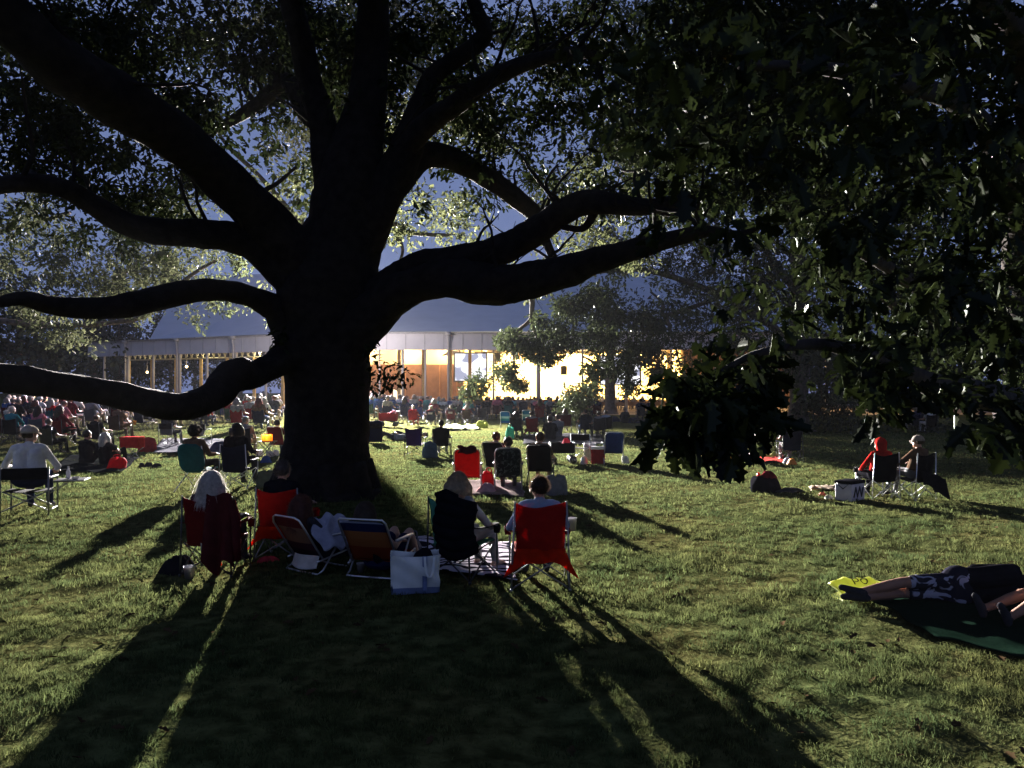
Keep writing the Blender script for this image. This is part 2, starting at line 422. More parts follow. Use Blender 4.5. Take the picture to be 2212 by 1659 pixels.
# ------------------------------------------------------------------ overhanging tree at the right
T5 = G(2188, 1003)
t5 = thing('oak_tree', 'dark oak at the right edge whose boughs hang low over the lawn', 'tree', (T5.x, T5.y, 0))
def kid(parent, o):
    o.parent = parent; o.matrix_parent_inverse = Matrix.Translation(-parent.location); return o
mb = MB()
A = np.array([(T5.x, T5.y, -.1, .62), (T5.x, T5.y, .25, .42), (T5.x+.02, T5.y, 1.2, .34), (T5.x+.1, T5.y, 3.2, .33), (T5.x+.3, T5.y-.3, 6, .30), (T5.x+.2, T5.y-.8, 9, .2)])
bark_tube(mb, catmull(A, 6), 16, .04, 7)
for k, px in enumerate([
  [(2190, 740, 22, 40), (2110, 700, 20, 40), (2020, 640, 18, 40), (1950, 600, 16, 32), (1890, 560, 14, 26), (1800, 520, 12, 22)],
  [(2190, 780, 22, 36), (2080, 730, 20, 36), (1990, 690, 19, 26), (1930, 660, 18, 20), (1860, 600, 16, 16)],
  [(2195, 850, 22, 50), (2150, 860, 18, 60), (2090, 850, 14, 62), (2010, 830, 11, 50), (1900, 780, 8.5, 40), (1780, 745, 7, 26), (1650, 760, 6, 18), (1560, 800, 5.4, 12)],
  [(2200, 600, 22, 60), (2190, 400, 16, 60), (2100, 250, 11, 50), (1980, 190, 8, 40), (1800, 150, 6.4, 30), (1600, 140, 5.6, 20)],
  [(2200, 560, 22, 60), (2230, 300, 14, 60), (2190, 60, 10, 50), (2000, -60, 8, 40)],
  [(2150, 860, 18, 30), (2160, 900, 12, 24), (2150, 930, 8, 16), (2120, 940, 6.4, 9)],
  [(1700, 750, 6.4, 12), (1600, 830, 5.2, 10), (1590, 880, 4.9, 6)]]):
    bark_tube(mb, limb_pts(px), 12, .05, 60+k)
kid(t5, mb.build('trunk', surf('damp_bark', (.035, .030, .028), rough=.95, var=.45, scale=5, bump=.8, bscale=14, spec=.1)))  # bark colour darkened so lamplight leaves these limbs dim
NEAR = [
 "000000000000234567888898",
 "000000000000356778899999",
 "000000000000135667778877",
 "000000000000013566777888",
 "000000000000002455677888",
 "000000000000000344667788",
 "000000000000000123456777",
 "000000000000000023456788",
 "000000000000000013456889",
 "000000000000001255200146",
 "000000000000000244000003",
]
C = px_clusters(NEAR, 6.5, 3.9, 10.5, RNG, ypow=.8)
C = C[(C[:, 1] > 4.4) | (RNG.random(len(C)) < .5)]
FAR5 = [
 "00000000000003467788888899", "00000000000003467788888888", "00000000000002467777777788", "000000000000012467777777777",
 "0000000000000001345667777", "000000000000000023456677", "000000000000000012345678", "000000000000000002456789", "000000000000000001346899",
 "000000000000000000012568"]
C2 = px_clusters(FAR5, 24, 10.5, 26, RNG)
low = []
for u, v, y, n, su, sv in ((1530, 820, 5.2, 13, 90, 60), (1555, 890, 5.0, 9, 76, 36), (1500, 905, 5.0, 5, 16, 14), (1600, 880, 4.9, 5, 14, 16), (1480, 935, 4.9, 5, 14, 12), (1600, 950, 4.7, 2, 6, 14), (1452, 952, 4.9, 1, 3, 3), (1496, 962, 4.9, 1, 3, 3), (1604, 966, 4.7, 1, 2, 2), (1570, 948, 4.8, 2, 16, 5), (1625, 830, 5.6, 14, 34, 40), (1480, 850, 5.3, 10, 24, 40), (1640, 900, 5.1, 3, 8, 20),
                           (2150, 945, 5.8, 7, 34, 14), (2105, 925, 5.5, 2, 12, 6), (2195, 900, 6, 10, 30, 30), (1925, 825, 6.5, 14, 44, 26), (1900, 878, 6.2, 3, 12, 8), (1860, 790, 7, 16, 60, 40), (2050, 850, 7, 9, 60, 14)):
    for _ in range(n):
        low.append(P(u+RNG.normal()*su*.6, v+RNG.normal()*sv*.6, y+RNG.normal()*.35))
low = np.array(low)
p, d, nr, sz = cluster_leaves(np.concatenate([C, low]), 7, .12, .175, RNG, droop=.6)
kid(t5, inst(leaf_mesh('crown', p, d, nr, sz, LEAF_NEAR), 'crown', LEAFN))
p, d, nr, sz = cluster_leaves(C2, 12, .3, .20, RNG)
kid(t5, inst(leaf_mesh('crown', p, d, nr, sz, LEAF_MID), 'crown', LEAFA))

# ------------------------------------------------------------------ trees standing further off
def far_tree(name, label, loc, trunkpts, limbs, dmap, per, y0, y1, nper, rad, size, leaf=LEAFB, tmpl=LEAF_FAR, group=None, bark=BARK2, extra=None):
    t = thing(name, label, 'tree', (loc[0], loc[1], 0), group=group)
    mb = MB(); bark_tube(mb, catmull(np.array(trunkpts), 6), 14, .05, len(label))
    for k, px in enumerate(limbs): bark_tube(mb, limb_pts(px), 9, .05, k+len(label))
    kid(t, mb.build('trunk', bark))
    C = px_clusters(dmap, per, y0, y1, RNG, kids=16, spread=1.3)
    if extra is not None: C = np.concatenate([C, extra])
    p, d, nr, sz = cluster_leaves(C, nper, rad, size, RNG, droop=.15)
    kid(t, inst(leaf_mesh('crown', p, d, nr, sz, tmpl), 'crown', leaf))
    return t
# second oak hidden behind the trunk, its leaves lit from the hall
T2 = Vector((-8.6, 38, 0))
far_tree('oak_tree', 'lamp-lit oak standing behind the trunk of the huge oak', T2,
 [(T2.x, 38, -.1, .55), (T2.x, 38, .5, .42), (T2.x, 38, 5, .38), (T2.x+.2, 38, 11, .3), (T2.x, 38, 17, .16)],
 [[(735, 560, 38, 14), (640, 470, 37, 12), (560, 380, 36, 10), (480, 300, 35, 8), (420, 180, 35, 5)],
  [(740, 500, 38, 13), (846, 483, 37, 10), (873, 500, 37, 10), (930, 507, 37, 9), (975, 508, 37, 7)],
  [(740, 420, 38, 13), (690, 250, 36, 9), (560, 120, 35, 6)], [(846, 483, 37, 8), (870, 540, 37, 7), (850, 590, 37, 5)],
  [(745, 400, 38, 12), (880, 240, 37, 9), (960, 60, 36, 6)]],
 ["00000456664344443500000", "0000146776434342220000", "0000037655423344220000", "0000025665432344100000", "000002355532145310000", "000001124642557400000", "000002232242364100000", "00000132100320000000000"],
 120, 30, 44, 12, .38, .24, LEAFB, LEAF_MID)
# tree at the left edge, trunk out of frame
far_tree('leafy_tree', 'pale green lamp-lit tree on the left lawn beyond the lowest limb', Vector((-38, 44, 0)),
 [(-38, 44, -.1, .6), (-38, 44, 2, .42), (-37.5, 44, 8, .36), (-36, 44, 14, .2)],
 [[(-320, 640, 44, 14), (60, 700, 44, 12), (290, 690, 43, 10), (340, 650, 43, 9), (420, 590, 42, 8), (470, 560, 42, 6)], [(-300, 560, 44, 14), (0, 500, 43, 10), (150, 460, 42, 7)],
  [(200, 640, 43, 6), (260, 600, 43, 5), (300, 560, 43, 4)]],
 ["0", "0", "0", "0", "2210000000000", "466532000000000", "566643442000000", "566643330000000", "332100000000000", "110000000000000"],
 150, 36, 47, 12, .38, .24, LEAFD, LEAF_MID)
# big oak at the right middle distance
T3 = G(1725, 931)
far_tree('oak_tree', 'wide oak on the right lawn with pale lamp-lit bark and drooping boughs before the stage', T3,
 [(T3.x, T3.y, -.1, .95), (T3.x, T3.y, .4, .62), (T3.x, T3.y, 1.6, .48), (T3.x+.1, T3.y, 5, .46), (T3.x, T3.y, 10, .35), (T3.x-.4, T3.y, 16, .2)],
 [[(1720, 740, 45, 16), (1560, 640, 44, 13), (1400, 585, 43, 12), (1270, 590, 42, 11), (1160, 620, 41, 12), (1150, 660, 41, 11), (1146, 690, 41, 10), (1118, 718, 41, 7), (1110, 760, 41, 6), (1112, 800, 41, 4)],
  [(1146, 690, 41, 8), (1158, 725, 41, 6), (1180, 760, 41, 4)],
  [(1560, 640, 44, 10), (1440, 680, 43, 9), (1432, 655, 43, 7), (1405, 630, 43, 5)], [(1440, 680, 43, 8), (1450, 720, 43, 6), (1470, 790, 43, 4)],
  [(1725, 640, 46, 16), (1640, 520, 46, 12), (1560, 400, 46, 8)], [(1725, 640, 46, 16), (1850, 540, 46, 12), (1980, 480, 46, 8)], [(1730, 760, 46, 13), (1860, 740, 45, 10), (1990, 780, 44, 7)]],
 ["0", "0", "0", "00000000000000003445555", "000000000000001245666665", "000000000000012566777776", "00000000000000578888876", "000000000000135788877654", "00000000000014678887654", "00000000000000013698865", "0000000000000000145888"],
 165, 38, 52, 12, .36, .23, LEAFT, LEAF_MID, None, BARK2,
 extra=np.array([P(u+q[0]*s*RNG.random()**.5, v+q[1]*s*.62*RNG.random()**.5, 41+RNG.normal()*.9) for u, v, s, n in ((1105, 735, 30, 70), (1140, 752, 32, 80), (1180, 768, 26, 60), (1035, 832, 26, 50), (1010, 848, 14, 20), (1092, 800, 24, 50), (1115, 828, 20, 44), (1242, 858, 26, 50), (1275, 842, 26, 46), (1338, 792, 34, 80), (1215, 745, 30, 60), (1290, 735, 40, 90), (1380, 760, 40, 90), (1360, 835, 22, 34), (1235, 882, 30, 50), (1280, 800, 24, 44), (1185, 712, 30, 60), (1230, 665, 36, 90), (1310, 690, 36, 80), (1395, 700, 40, 90), (1160, 690, 14, 16), (1280, 640, 30, 60), (1420, 800, 22, 40)) for q in norm(RNG.normal(size=(n, 2)))]))
# small tree by the path
T4 = Vector(P(1318, 888, 68)); T4.z = 0
far_tree('small_tree', 'small tree with a pale flared trunk beside the lit path', T4,
 [(T4.x, 68, -.1, .95), (T4.x, 68, .35, .62), (T4.x, 68, 1.2, .48), (T4.x, 68, 3, .45), (T4.x, 68, 6, .3)],
 [[(1318, 830, 68, 10), (1290, 790, 68, 7), (1260, 770, 68, 4)], [(1318, 830, 68, 10), (1345, 780, 68, 6), (1380, 760, 68, 4)]],
 ["0"]*8+["0000000000000123210000", "000000000000013431000"], 90, 65, 71, 12, .5, .28)
# dark trees behind left; conifers in front of the far wing of the hall
def conifer(u, v0, v1, y, w, label, grp):
    b = P(u, v0, y); h = b.z
    t = thing('conifer', label, 'tree', (b.x, y, 0), group=grp)
    mb = MB(); mb.tube([(b.x, y, 0), (b.x, y, h*.5), (b.x, y, h)], [.3, .2, .03], 8); kid(t, mb.build('trunk', BARK2))
    C = []
    n = int(h*26)
    for i in range(n):
        tt = RNG.random()**.8; z = 1.5+tt*(h-1.5); r = (1-tt)**.85*w*(.75+.5*((i*7) % 5)/5)
        an = RNG.uniform(0, 2*PI); rr = r*RNG.random()**.5
        C.append((b.x+math.cos(an)*rr, y+math.sin(an)*rr, z-.25*rr))
    p, d, nr, sz = cluster_leaves(np.array(C), 8, .5, .55, RNG, droop=.25)
    kid(t, inst(leaf_mesh('crown', p, d, nr, sz, LEAF_FAR), 'crown', LEAFC))
for u, v0, y, w, lab in ((258, 585, 106, 5.0, 'conifer with tiered branches behind the left wing, nearest the end'), (370, 560, 108, 5.6, 'broad conifer rising where the blue roof ends'), (205, 660, 102, 4.0, 'short conifer behind the lit eaves of the left wing')):
    conifer(u, v0, 0, y, w, lab, 'conifers by the left wing of the hall')
def bush_tree(u, v0, y, w, label, grp, leaf=LEAFC, n=420):
    b = P(u, v0, y); h = b.z
    t = thing('leafy_tree', label, 'tree', (b.x, y, 0), group=grp)
    mb = MB(); mb.tube([(b.x, y, 0), (b.x+.2, y, h*.4), (b.x, y, h*.8)], [.4, .3, .1], 8)
    for k in range(5):
        an = RNG.uniform(0, 6.28); twig(mb, (b.x, y, h*RNG.uniform(.3, .6)), (math.cos(an), math.sin(an), .7), w*.8, .14, RNG, 6, 6)
    kid(t, mb.build('trunk', BARK2))
    q = norm(RNG.normal(size=(n, 3)))*(RNG.random((n, 1))**.4)
    lump = 1+.3*np.sin(q[:, :1]*7+u)+.25*np.sin(q[:, 2:]*9+u*2)
    C = np.array([b.x, y, h*.58])+q*lump*np.array([w, w, h*.42])
    C = C[C[:, 2] > .6]
    p, d, nr, sz = cluster_leaves(C, 9, .6, .45, RNG, droop=.2)
    kid(t, inst(leaf_mesh('crown', p, d, nr, sz, LEAF_CLUMP), 'crown', leaf))
wood = [(-110, 480, 72, 8), (40, 560, 76, 6.5), (120, 690, 100, 5.0), (-160, 560, 120, 9), (250, 690, 140, 8), (330, 720, 150, 8), (420, 700, 145, 9), (520, 710, 150, 8), (610, 700, 140, 9), (1560, 640, 130, 9), (1660, 600, 120, 10), (1770, 620, 112, 10), (1880, 600, 100, 10), (1990, 610, 88, 9), (2110, 590, 78, 9), (2230, 560, 66, 9), (2360, 560, 58, 9)]
for i, (u, v0, y, w) in enumerate(wood):
    if u < 0 and y < 100: lab = 'large dark leafy tree cut by the left edge of the view'
    elif y < 80 and u < 100: lab = 'rounded leafy tree between the left edge and the hall'
    elif y < 101 and u < 200: lab = 'lower leafy tree rising behind the left end of the hall'
    elif u < 700: lab = 'dark leafy tree seen through the open bays of the left wing'
    else: lab = 'dark leafy tree in the wood right of the hall'
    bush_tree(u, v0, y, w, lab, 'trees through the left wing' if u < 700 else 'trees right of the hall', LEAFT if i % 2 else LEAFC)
HAZE = .000065
# ------------------------------------------------------------------ ground
def axis(lo, hi, fine, g):
    a = [0.0]; s = fine
    while a[-1] < hi:
        a.append(a[-1]+s); s *= g
    b = [0.0]; s = fine
    while b[-1] > lo:
        b.append(b[-1]-s); s *= g
    return np.array(sorted(set(b+a)))
xs = axis(-300, 300, .085, 1.022); ys = 6.5+axis(-60, 390, .085, 1.022)
X, Yg = np.meshgrid(xs, ys); Zg = gz(X, Yg)
nv, nu = X.shape
V = np.stack([X, Yg, Zg], -1).reshape(-1, 3)
i, j = np.meshgrid(np.arange(nv-1), np.arange(nu-1), indexing='ij'); a = (i*nu+j).ravel()
loops = np.stack([a, a+1, a+nu+1, a+nu], 1).ravel()
gm = np_mesh('lawn_ground', V, loops, np.arange(len(a))*4, np.full(len(a), 4), True)
m, nt, out = newmat('lawn_soil'); N, L = nt.nodes, nt.links
tc = N.new('ShaderNodeTexCoord')
def noise(sc, det=5, w=None):
    n = N.new('ShaderNodeTexNoise'); n.inputs['Scale'].default_value = sc; n.inputs['Detail'].default_value = det
    L.new(tc.outputs['Object'], n.inputs['Vector']); return n
n1 = noise(.55, 4); n2 = noise(5., 6); n3 = noise(28., 4)
def mixc(f, c1, c2, p0=.35, p1=.65):
    r = N.new('ShaderNodeValToRGB'); r.color_ramp.elements[0].position = p0; r.color_ramp.elements[1].position = p1
    r.color_ramp.elements[0].color = lin(c1); r.color_ramp.elements[1].color = lin(c2); L.new(f, r.inputs['Fac']); return r
r1 = mixc(n1.outputs['Fac'], (.085, .082, .034), (.062, .078, .032)); r2 = mixc(n2.outputs['Fac'], (.45, .45, .40), (1.25, 1.2, 1.1), .38, .62)
mx = N.new('ShaderNodeMix'); mx.data_type = 'RGBA'; mx.blend_type = 'MULTIPLY'; mx.inputs[0].default_value = 1
L.new(r1.outputs['Color'], mx.inputs[6]); L.new(r2.outputs['Color'], mx.inputs[7])
bs = N.new('ShaderNodeBsdfDiffuse')
L.new(mx.outputs[2], bs.inputs['Color'])
ad = N.new('ShaderNodeMath'); ad.operation = 'MULTIPLY_ADD'; ad.inputs[1].default_value = .35
L.new(n3.outputs['Fac'], ad.inputs[0]); L.new(n2.outputs['Fac'], ad.inputs[2])
bp = N.new('ShaderNodeBump'); bp.inputs['Strength'].default_value = .6; bp.inputs['Distance'].default_value = .12
L.new(ad.outputs[0], bp.inputs['Height']); L.new(bp.outputs['Normal'], bs.inputs['Normal']); L.new(bs.outputs[0], out.inputs[0])
tag(inst(gm, 'lawn_ground', m), kind='structure')
# grass blades
m, nt, out = newmat('grass_blade'); N, L = nt.nodes, nt.links
tc = N.new('ShaderNodeTexCoord'); ge = N.new('ShaderNodeNewGeometry')
n1 = noise(.6, 4); n2 = noise(4.2, 5)
r1 = mixc(n1.outputs['Fac'], (.096, .112, .050), (.065, .097, .046)); r2 = mixc(n2.outputs['Fac'], (.42, .45, .42), (1.3, 1.2, 1.05), .36, .64)
mx = N.new('ShaderNodeMix'); mx.data_type = 'RGBA'; mx.blend_type = 'MULTIPLY'; mx.inputs[0].default_value = 1
L.new(r1.outputs['Color'], mx.inputs[6]); L.new(r2.outputs['Color'], mx.inputs[7])
r3 = mixc(ge.outputs['Random Per Island'], (.6, .6, .6), (1.35, 1.35, 1.2), 0, 1)
mx2 = N.new('ShaderNodeMix'); mx2.data_type = 'RGBA'; mx2.blend_type = 'MULTIPLY'; mx2.inputs[0].default_value = 1
L.new(mx.outputs[2], mx2.inputs[6]); L.new(r3.outputs['Color'], mx2.inputs[7])
bs = N.new('ShaderNodeBsdfDiffuse')
tr = N.new('ShaderNodeBsdfTranslucent'); ms = N.new('ShaderNodeMixShader'); ms.inputs[0].default_value = .45
L.new(mx2.outputs[2], bs.inputs['Color']); L.new(mx2.outputs[2], tr.inputs['Color'])
L.new(bs.outputs[0], ms.inputs[1]); L.new(tr.outputs[0], ms.inputs[2]); L.new(ms.outputs[0], out.inputs[0])
GRASSM = m
def blades(y0, y1, dens, h, w):
    hw0, hw1 = .68*y1, .68*y1
    n = int((y1-y0)*2*.70*(y0+y1)/2*dens*1.05)
    y = np.sqrt(RNG.uniform(y0*y0, y1*y1, n)); x = RNG.uniform(-.70, .70, n)*y
    # patchy tufts: thin out by a smooth random field
    fld = np.zeros(n); rg = np.random.default_rng(5)
    for l in (.18, .35, .8, 2.):
        for _ in range(4):
            th = rg.uniform(0, PI); fld += np.sin((x*math.cos(th)+y*math.sin(th))*2*PI/(l*rg.uniform(.8, 1.2))+rg.uniform(0, 6))
    keep = RNG.random(n) < np.clip(.6+.17*fld, .15, 1); x = x[keep]; y = y[keep]; fld = fld[keep]; n = len(x)
    z = gz(x, y)-.004
    hh = h*RNG.uniform(.5, 1.25, n)*np.clip(1+.12*fld, .6, 1.5); ww = w*RNG.uniform(.7, 1.3, n)
    dk = np.hypot(x-OAK.x, y-OAK.y); hh *= 1+1.6*np.exp(-np.maximum(dk-1.0, 0)/.5)
    an = RNG.uniform(0, 2*PI, n); le = RNG.uniform(.2, 1.0, n)*hh
    a2 = RNG.uniform(0, 2*PI, n)
    sx, sy = np.cos(an)*ww/2, np.sin(an)*ww/2; lx, ly = np.cos(a2)*le, np.sin(a2)*le
    B = np.stack([x, y, z], -1); S = np.stack([sx, sy, np.zeros(n)], -1)
    M1 = B+np.stack([lx*.35, ly*.35, hh*.6], -1); T = B+np.stack([lx, ly, hh], -1)
    return np.stack([B-S, B+S, M1+S*.75, M1-S*.75, T], 1)
parts = [blades(4.1, 8, 4000, .037, .005), blades(8, 14, 1500, .046, .008), blades(14, 24, 520, .05, .013), blades(24, 40, 120, .055, .022)]
V = np.concatenate(parts).reshape(-1, 3); n = len(V)//5
b = (np.arange(n)*5)[:, None]
loops = (b+np.array([0, 1, 2, 3, 3, 2, 4])[None]).ravel()
st = ((np.arange(n)*7)[:, None]+np.array([0, 4])[None]).ravel()
tag(inst(np_mesh('grass', V, loops, st, np.tile([4, 3], n)), 'grass', GRASSM), 'short lawn grass in patchy tufts, lit from the hall', 'grass', kind='stuff')
n = 1500; yy = np.sqrt(RNG.uniform(20, 900, n)); xx = RNG.uniform(-.68, .68, n)*yy; an = RNG.uniform(0, 6.28, n)
o = inst(leaf_mesh('fallen_leaves', np.stack([xx, yy, gz(xx, yy)+.035], -1), np.stack([np.cos(an), np.sin(an), RNG.normal(size=n)*.25], -1), np.stack([RNG.normal(size=n)*.3, RNG.normal(size=n)*.3, np.ones(n)], -1), RNG.uniform(.05, .12, n), LEAF_MID), 'fallen_leaves', surf('dry_leaf', (.045, .030, .016), rough=.9, var=.5, scale=1., spec=0.))
tag(o, 'brown oak leaves and scraps scattered thinly over the lawn', 'leaves', kind='stuff')
# path
mb = MB(); mb.sheet(lambda a, b: (-25+80*a, 66.2+5.4*b+.4*math.sin(a*9), .012), 40, 4)
tag(mb.build('path', surf('sand_path', (.36, .27, .15), rough=.95, var=.2, scale=3, bump=.3)), kind='structure')
mb = MB(); mb.sheet(lambda a, b: (-62+118*a, 71.8+42*b, .02), 20, 8)
tag(mb.build('pavement', surf('hall_floor', (.16, .13, .11), rough=.9, var=.2, scale=1.5)), kind='structure')

# ------------------------------------------------------------------ the hall
WHITE = surf('fascia_paint', (.52, .50, .52), rough=.75, var=.06, scale=1.2)
POSTM = surf('post_paint', (.40, .38, .37), rough=.6, var=.1, scale=2)
ROOFM = surf('roof_sheet', (.34, .37, .43), rough=.6, var=.06, scale=.6)
WOODM = surf('brown_panel', (.16, .085, .055), rough=.8, var=.25, scale=1.4)
PALEW = surf('stage_wood', (.60, .44, .19), rough=.6, var=.12, scale=1.1)
DARKM = surf('dark_steel', (.03, .03, .035), rough=.6, var=.2, scale=4)
E = [Vector((-49, 89, 0)), Vector((-17.3, 73, 0)), Vector((26, 73, 0)), Vector((48, 83, 0))]
ZT, ZB = 7.6, 5.95
hall = thing('concert_hall', 'wide open-sided concert hall with pale fascia and blue-grey roof, stage blazing inside', 'building', (4, 84, 0))
def hp(mb, name, mats, smooth=False):
    return kid(hall, mb.build(name, mats, smooth=smooth))
mb = MB()
for a, b in zip(E[:-1], E[1:]):
    d = (b-a); ln = d.length; d.normalize(); nrm = Vector((d.y, -d.x, 0))
    M = Matrix.Rotation(math.atan2(d.y, d.x), 3, 'Z')
    mb.box((a+b)/2+Vector((0, 0, (ZT+ZB)/2)), (ln, .22, ZT-ZB), 0, M)
    k = int(ln/1.8)
    for i in range(k+1):
        q = a+d*(i*ln/k)+nrm*.125; mb.box(q+Vector((0, 0, (ZT+ZB)/2)), (.05, .03, ZT-ZB-.02), 1, M)
    mb.box((a+b)/2+nrm*.16+Vector((0, 0, ZT-.06)), (ln, .14, .16), 1, M)
hp(mb, 'fascia', [WHITE, surf('fascia_seam', (.34, .33, .35), rough=.7)])
mb = MB()
Rf = [Vector((-43, 101, 17.0)), Vector((-11, 101, 18.1)), Vector((26, 101, 18.1)), Vector((48, 106, 13.5))]
Bk = [Vector((-50, 133, 7.6)), Vector((-11, 133, 7.6)), Vector((26, 133, 7.6)), Vector((55, 133, 7.6))]
ev = []
EV = [E[1].lerp(E[0], .70)]+E[1:]
for i in range(4):
    q = EV[i].copy(); q.z = ZT+.05; ev.append(q)
ev[1].y -= .5; ev[2].y -= .5; ev[0].y -= .5; ev[3].y -= .4
for i in range(3):
    mb.add([ev[i], ev[i+1], Rf[i+1], Rf[i]], [(0, 1, 2, 3)]); mb.add([Rf[i], Rf[i+1], Bk[i+1], Bk[i]], [(0, 1, 2, 3)])
mb.add([ev[3], Bk[3], Rf[3]], [(0, 1, 2)]); mb.add([Bk[0], ev[0], Rf[0]], [(0, 1, 2)])
a_, b_, c_, d_ = ev[0], E[0]+Vector((0, -.5, ZT+.05)), Vector((-53, 120, 8.2)), Vector((-45, 120, 8.4)); mb.add([a_, b_, c_, d_], [(0, 3, 2, 1)])
roof = hp(mb, 'roof', ROOFM)
mb = MB(); mb.box((1.6, 100.5, 18.6), (5.5, 2.6, 1.3)); mb.box((1.6, 100.5, 19.3), (5.9, 3.0, .16)); o = mb.build('roof_vent_box', WHITE, smooth=False); o.parent = roof
o.matrix_parent_inverse = roof.matrix_world.inverted() if False else Matrix.Translation(-hall.location)
# posts with downpipes
def post(x, y, r=.13, z=ZB, mat=POSTM):
    mb = MB(); mb.tube([(x, y, 0), (x, y, .3)], r*1.5, 10); mb.tube([(x, y, .3), (x, y, z+.3)], r, 10)
    hp(mb, 'post', mat, True)
for k, u in enumerate((771, 820, 870, 919, 969, 1066, 1163, 1258, 1353, 1450, 1548, 1645)):
    p = P(u, 852, 73.4); post(p.x, 73.4, .21 if u == 1163 else (.09 if k % 2 else .13))
lt = E[0]-E[1]
for k in range(1, 9):
    q = E[1]+lt*(k/8.6)+Vector((0, .3, 0)); post(q.x, q.y, .17 if k % 2 else .13)
rt = E[3]-E[2]
for k in (1, 2, 3, 4): q = E[2]+rt*(k/4.4)+Vector((0, .5, 0)); post(q.x, q.y)
def downpipe(x, y, nx=0, ny=-1):
    mb = MB(); o_ = .55
    mb.box((x+nx*.3, y+ny*.3, ZT-.12), (.5, .3, .34))
    mb.tube([(x+nx*.3, y+ny*.3, ZT-.2), (x+nx*.34, y+ny*.34, ZT-.5), (x+nx*.22, y+ny*.22, ZT-.95), (x+nx*.2, y+ny*.2, .4)], .10, 8)
    hp(mb, 'downpipe', POSTM, True)
for u in (969, 1258): p = P(u, 852, 73); downpipe(p.x, 73)
n2 = Vector((lt.y, -lt.x, 0)).normalized()
if n2.y > 0: n2 = -n2
for k in (3, 5, 7): q = E[1]+lt*(k/8.6); downpipe(q.x, q.y, n2.x, n2.y)
# inside: ceiling, inner truss, walls
mb = MB(); mb.add([(-49, 89.6, 7.45), (-17.3, 73.4, 7.45), (26, 73.4, 7.45), (48, 83.6, 7.45), (53, 131, 7.45), (-55, 131, 7.45)], [(0, 1, 2, 3, 4, 5)])
hp(mb, 'ceiling', surf('ceiling_board', (.36, .32, .26), rough=.9, var=.15, scale=.8))
mb = MB()
d = lt.normalized(); o_ = Vector((0, 6, 0))
def tr(t, z): q = E[1]+lt*t+o_; return Vector((q.x, q.y, z))
mb.tube([tr(0, 5.75), tr(.95, 5.75)], .09, 6); mb.tube([tr(0, 7.15), tr(.95, 7.15)], .09, 6)
for k in range(38):
    mb.tube([tr(k/40, 5.75), tr((k+.5)/40, 7.15), tr((k+1)/40, 5.75)], .07, 5)
hp(mb, 'truss', surf('truss_paint', (.5, .48, .36), rough=.7))
for k in range(9):
    q = tr(k/8.6, 0); mb = MB(); mb.box((q.x, q.y, 2.87), (.28, .28, 5.74)); hp(mb, 'inner_post', surf('orange_lit_post', (.5, .36, .16), rough=.7))  # ochre colour stands for orange light on the columns
for u in (862, 915, 973, 1015, 1445):
    p = P(u, 852, 87); mb = MB(); mb.box((p.x, 87, 3.7), (.36, .36, 7.4)); hp(mb, 'inner_post', surf('orange_lit_post', (.5, .36, .16), rough=.7))
def wall(x0, x1, y, z0, z1, mat, name, th=.2, y1=None):
    y1 = y if y1 is None else y1
    mb = MB(); a = Vector((x0, y, 0)); b = Vector((x1, y1, 0)); dd = b-a
    mb.box((a+b)/2+Vector((0, 0, (z0+z1)/2)), (dd.length, th, z1-z0), 0, Matrix.Rotation(math.atan2(dd.y, dd.x), 3, 'Z')); return hp(mb, name, mat)
wall(-20.8, -6.3, 99, 0, 5.4, WOODM, 'wood_wall'); wall(-20.8, -6.3, 99.3, 5.4, 7.42, surf('upper_wall', (.6, .52, .38), rough=.8, var=.05), 'upper_wall')
for k in range(7):
    mb = MB(); mb.box((-20.3+k*2.2, 98.86, 2.7), (.12, .08, 5.4)); hp(mb, 'wall_batten', surf('batten_wood', (.30, .16, .08), rough=.7))
wall(-6.3, -5, 99, 0, 7.42, PALEW, 'stage_side', .2, 111); wall(22, 20.3, 99, 0, 7.42, PALEW, 'stage_side', .2, 111)
wall(-5.1, 20.4, 111.2, 0, 7.42, PALEW, 'stage_back'); wall(22.1, 37, 99, 0, 7.42, WOODM, 'wood_wall')
mb = MB(); mb.box((7.8, 105, .45), (28, 12.6, .9)); hp(mb, 'stage_platform', PALEW)
mb = MB(); mb.box((-14.6, 98.8, 1.1), (1.3, .06, 2.1)); hp(mb, 'lit_doorway', emit('door_glow', (1, .82, .5), 2.2))
# tilted sound panels hanging over the stage
for k in range(14):
    x = -6.6+(k % 7)*4.15+RNG.uniform(-.5, .5); y = 93+(k//7)*5; z = 6.6+RNG.uniform(-.25, .35)
    mb = MB(); a = RNG.uniform(0, 6.28)
    tri = [Vector((x+1.9*math.cos(a+t), y+1.5*math.sin(a+t), z+.45*math.sin(t*1.7))) for t in (0, 2.1, 4.2)]
    mb.add(tri+[q+Vector((0, 0, .08)) for q in tri], [(2, 1, 0), (3, 4, 5), (0, 1, 4, 3), (1, 2, 5, 4), (2, 0, 3, 5)]); hp(mb, 'ceiling_panel', surf('sound_panel', (.66, .60, .48), rough=.6))
for u, v in ((1075, 772), (1150, 774), (1218, 800), (1298, 785)):
    p = P(u, v, 93); mb = MB(); mb.box(p, (.75, .7, 1.1), 0, None, .05); mb.tube([p+Vector((0, 0, .5)), (p.x, p.y, 7.4)], .03, 5)
    tag(mb.build('loudspeaker', DARKM, smooth=False), 'black loudspeaker hung above the stage, %s' % {1075: 'beside the first video screen', 1150: 'left of the thick post', 1218: 'lowest of them, mid stage', 1298: 'beside the second video screen'}[u], 'loudspeaker', 'loudspeakers over the stage')
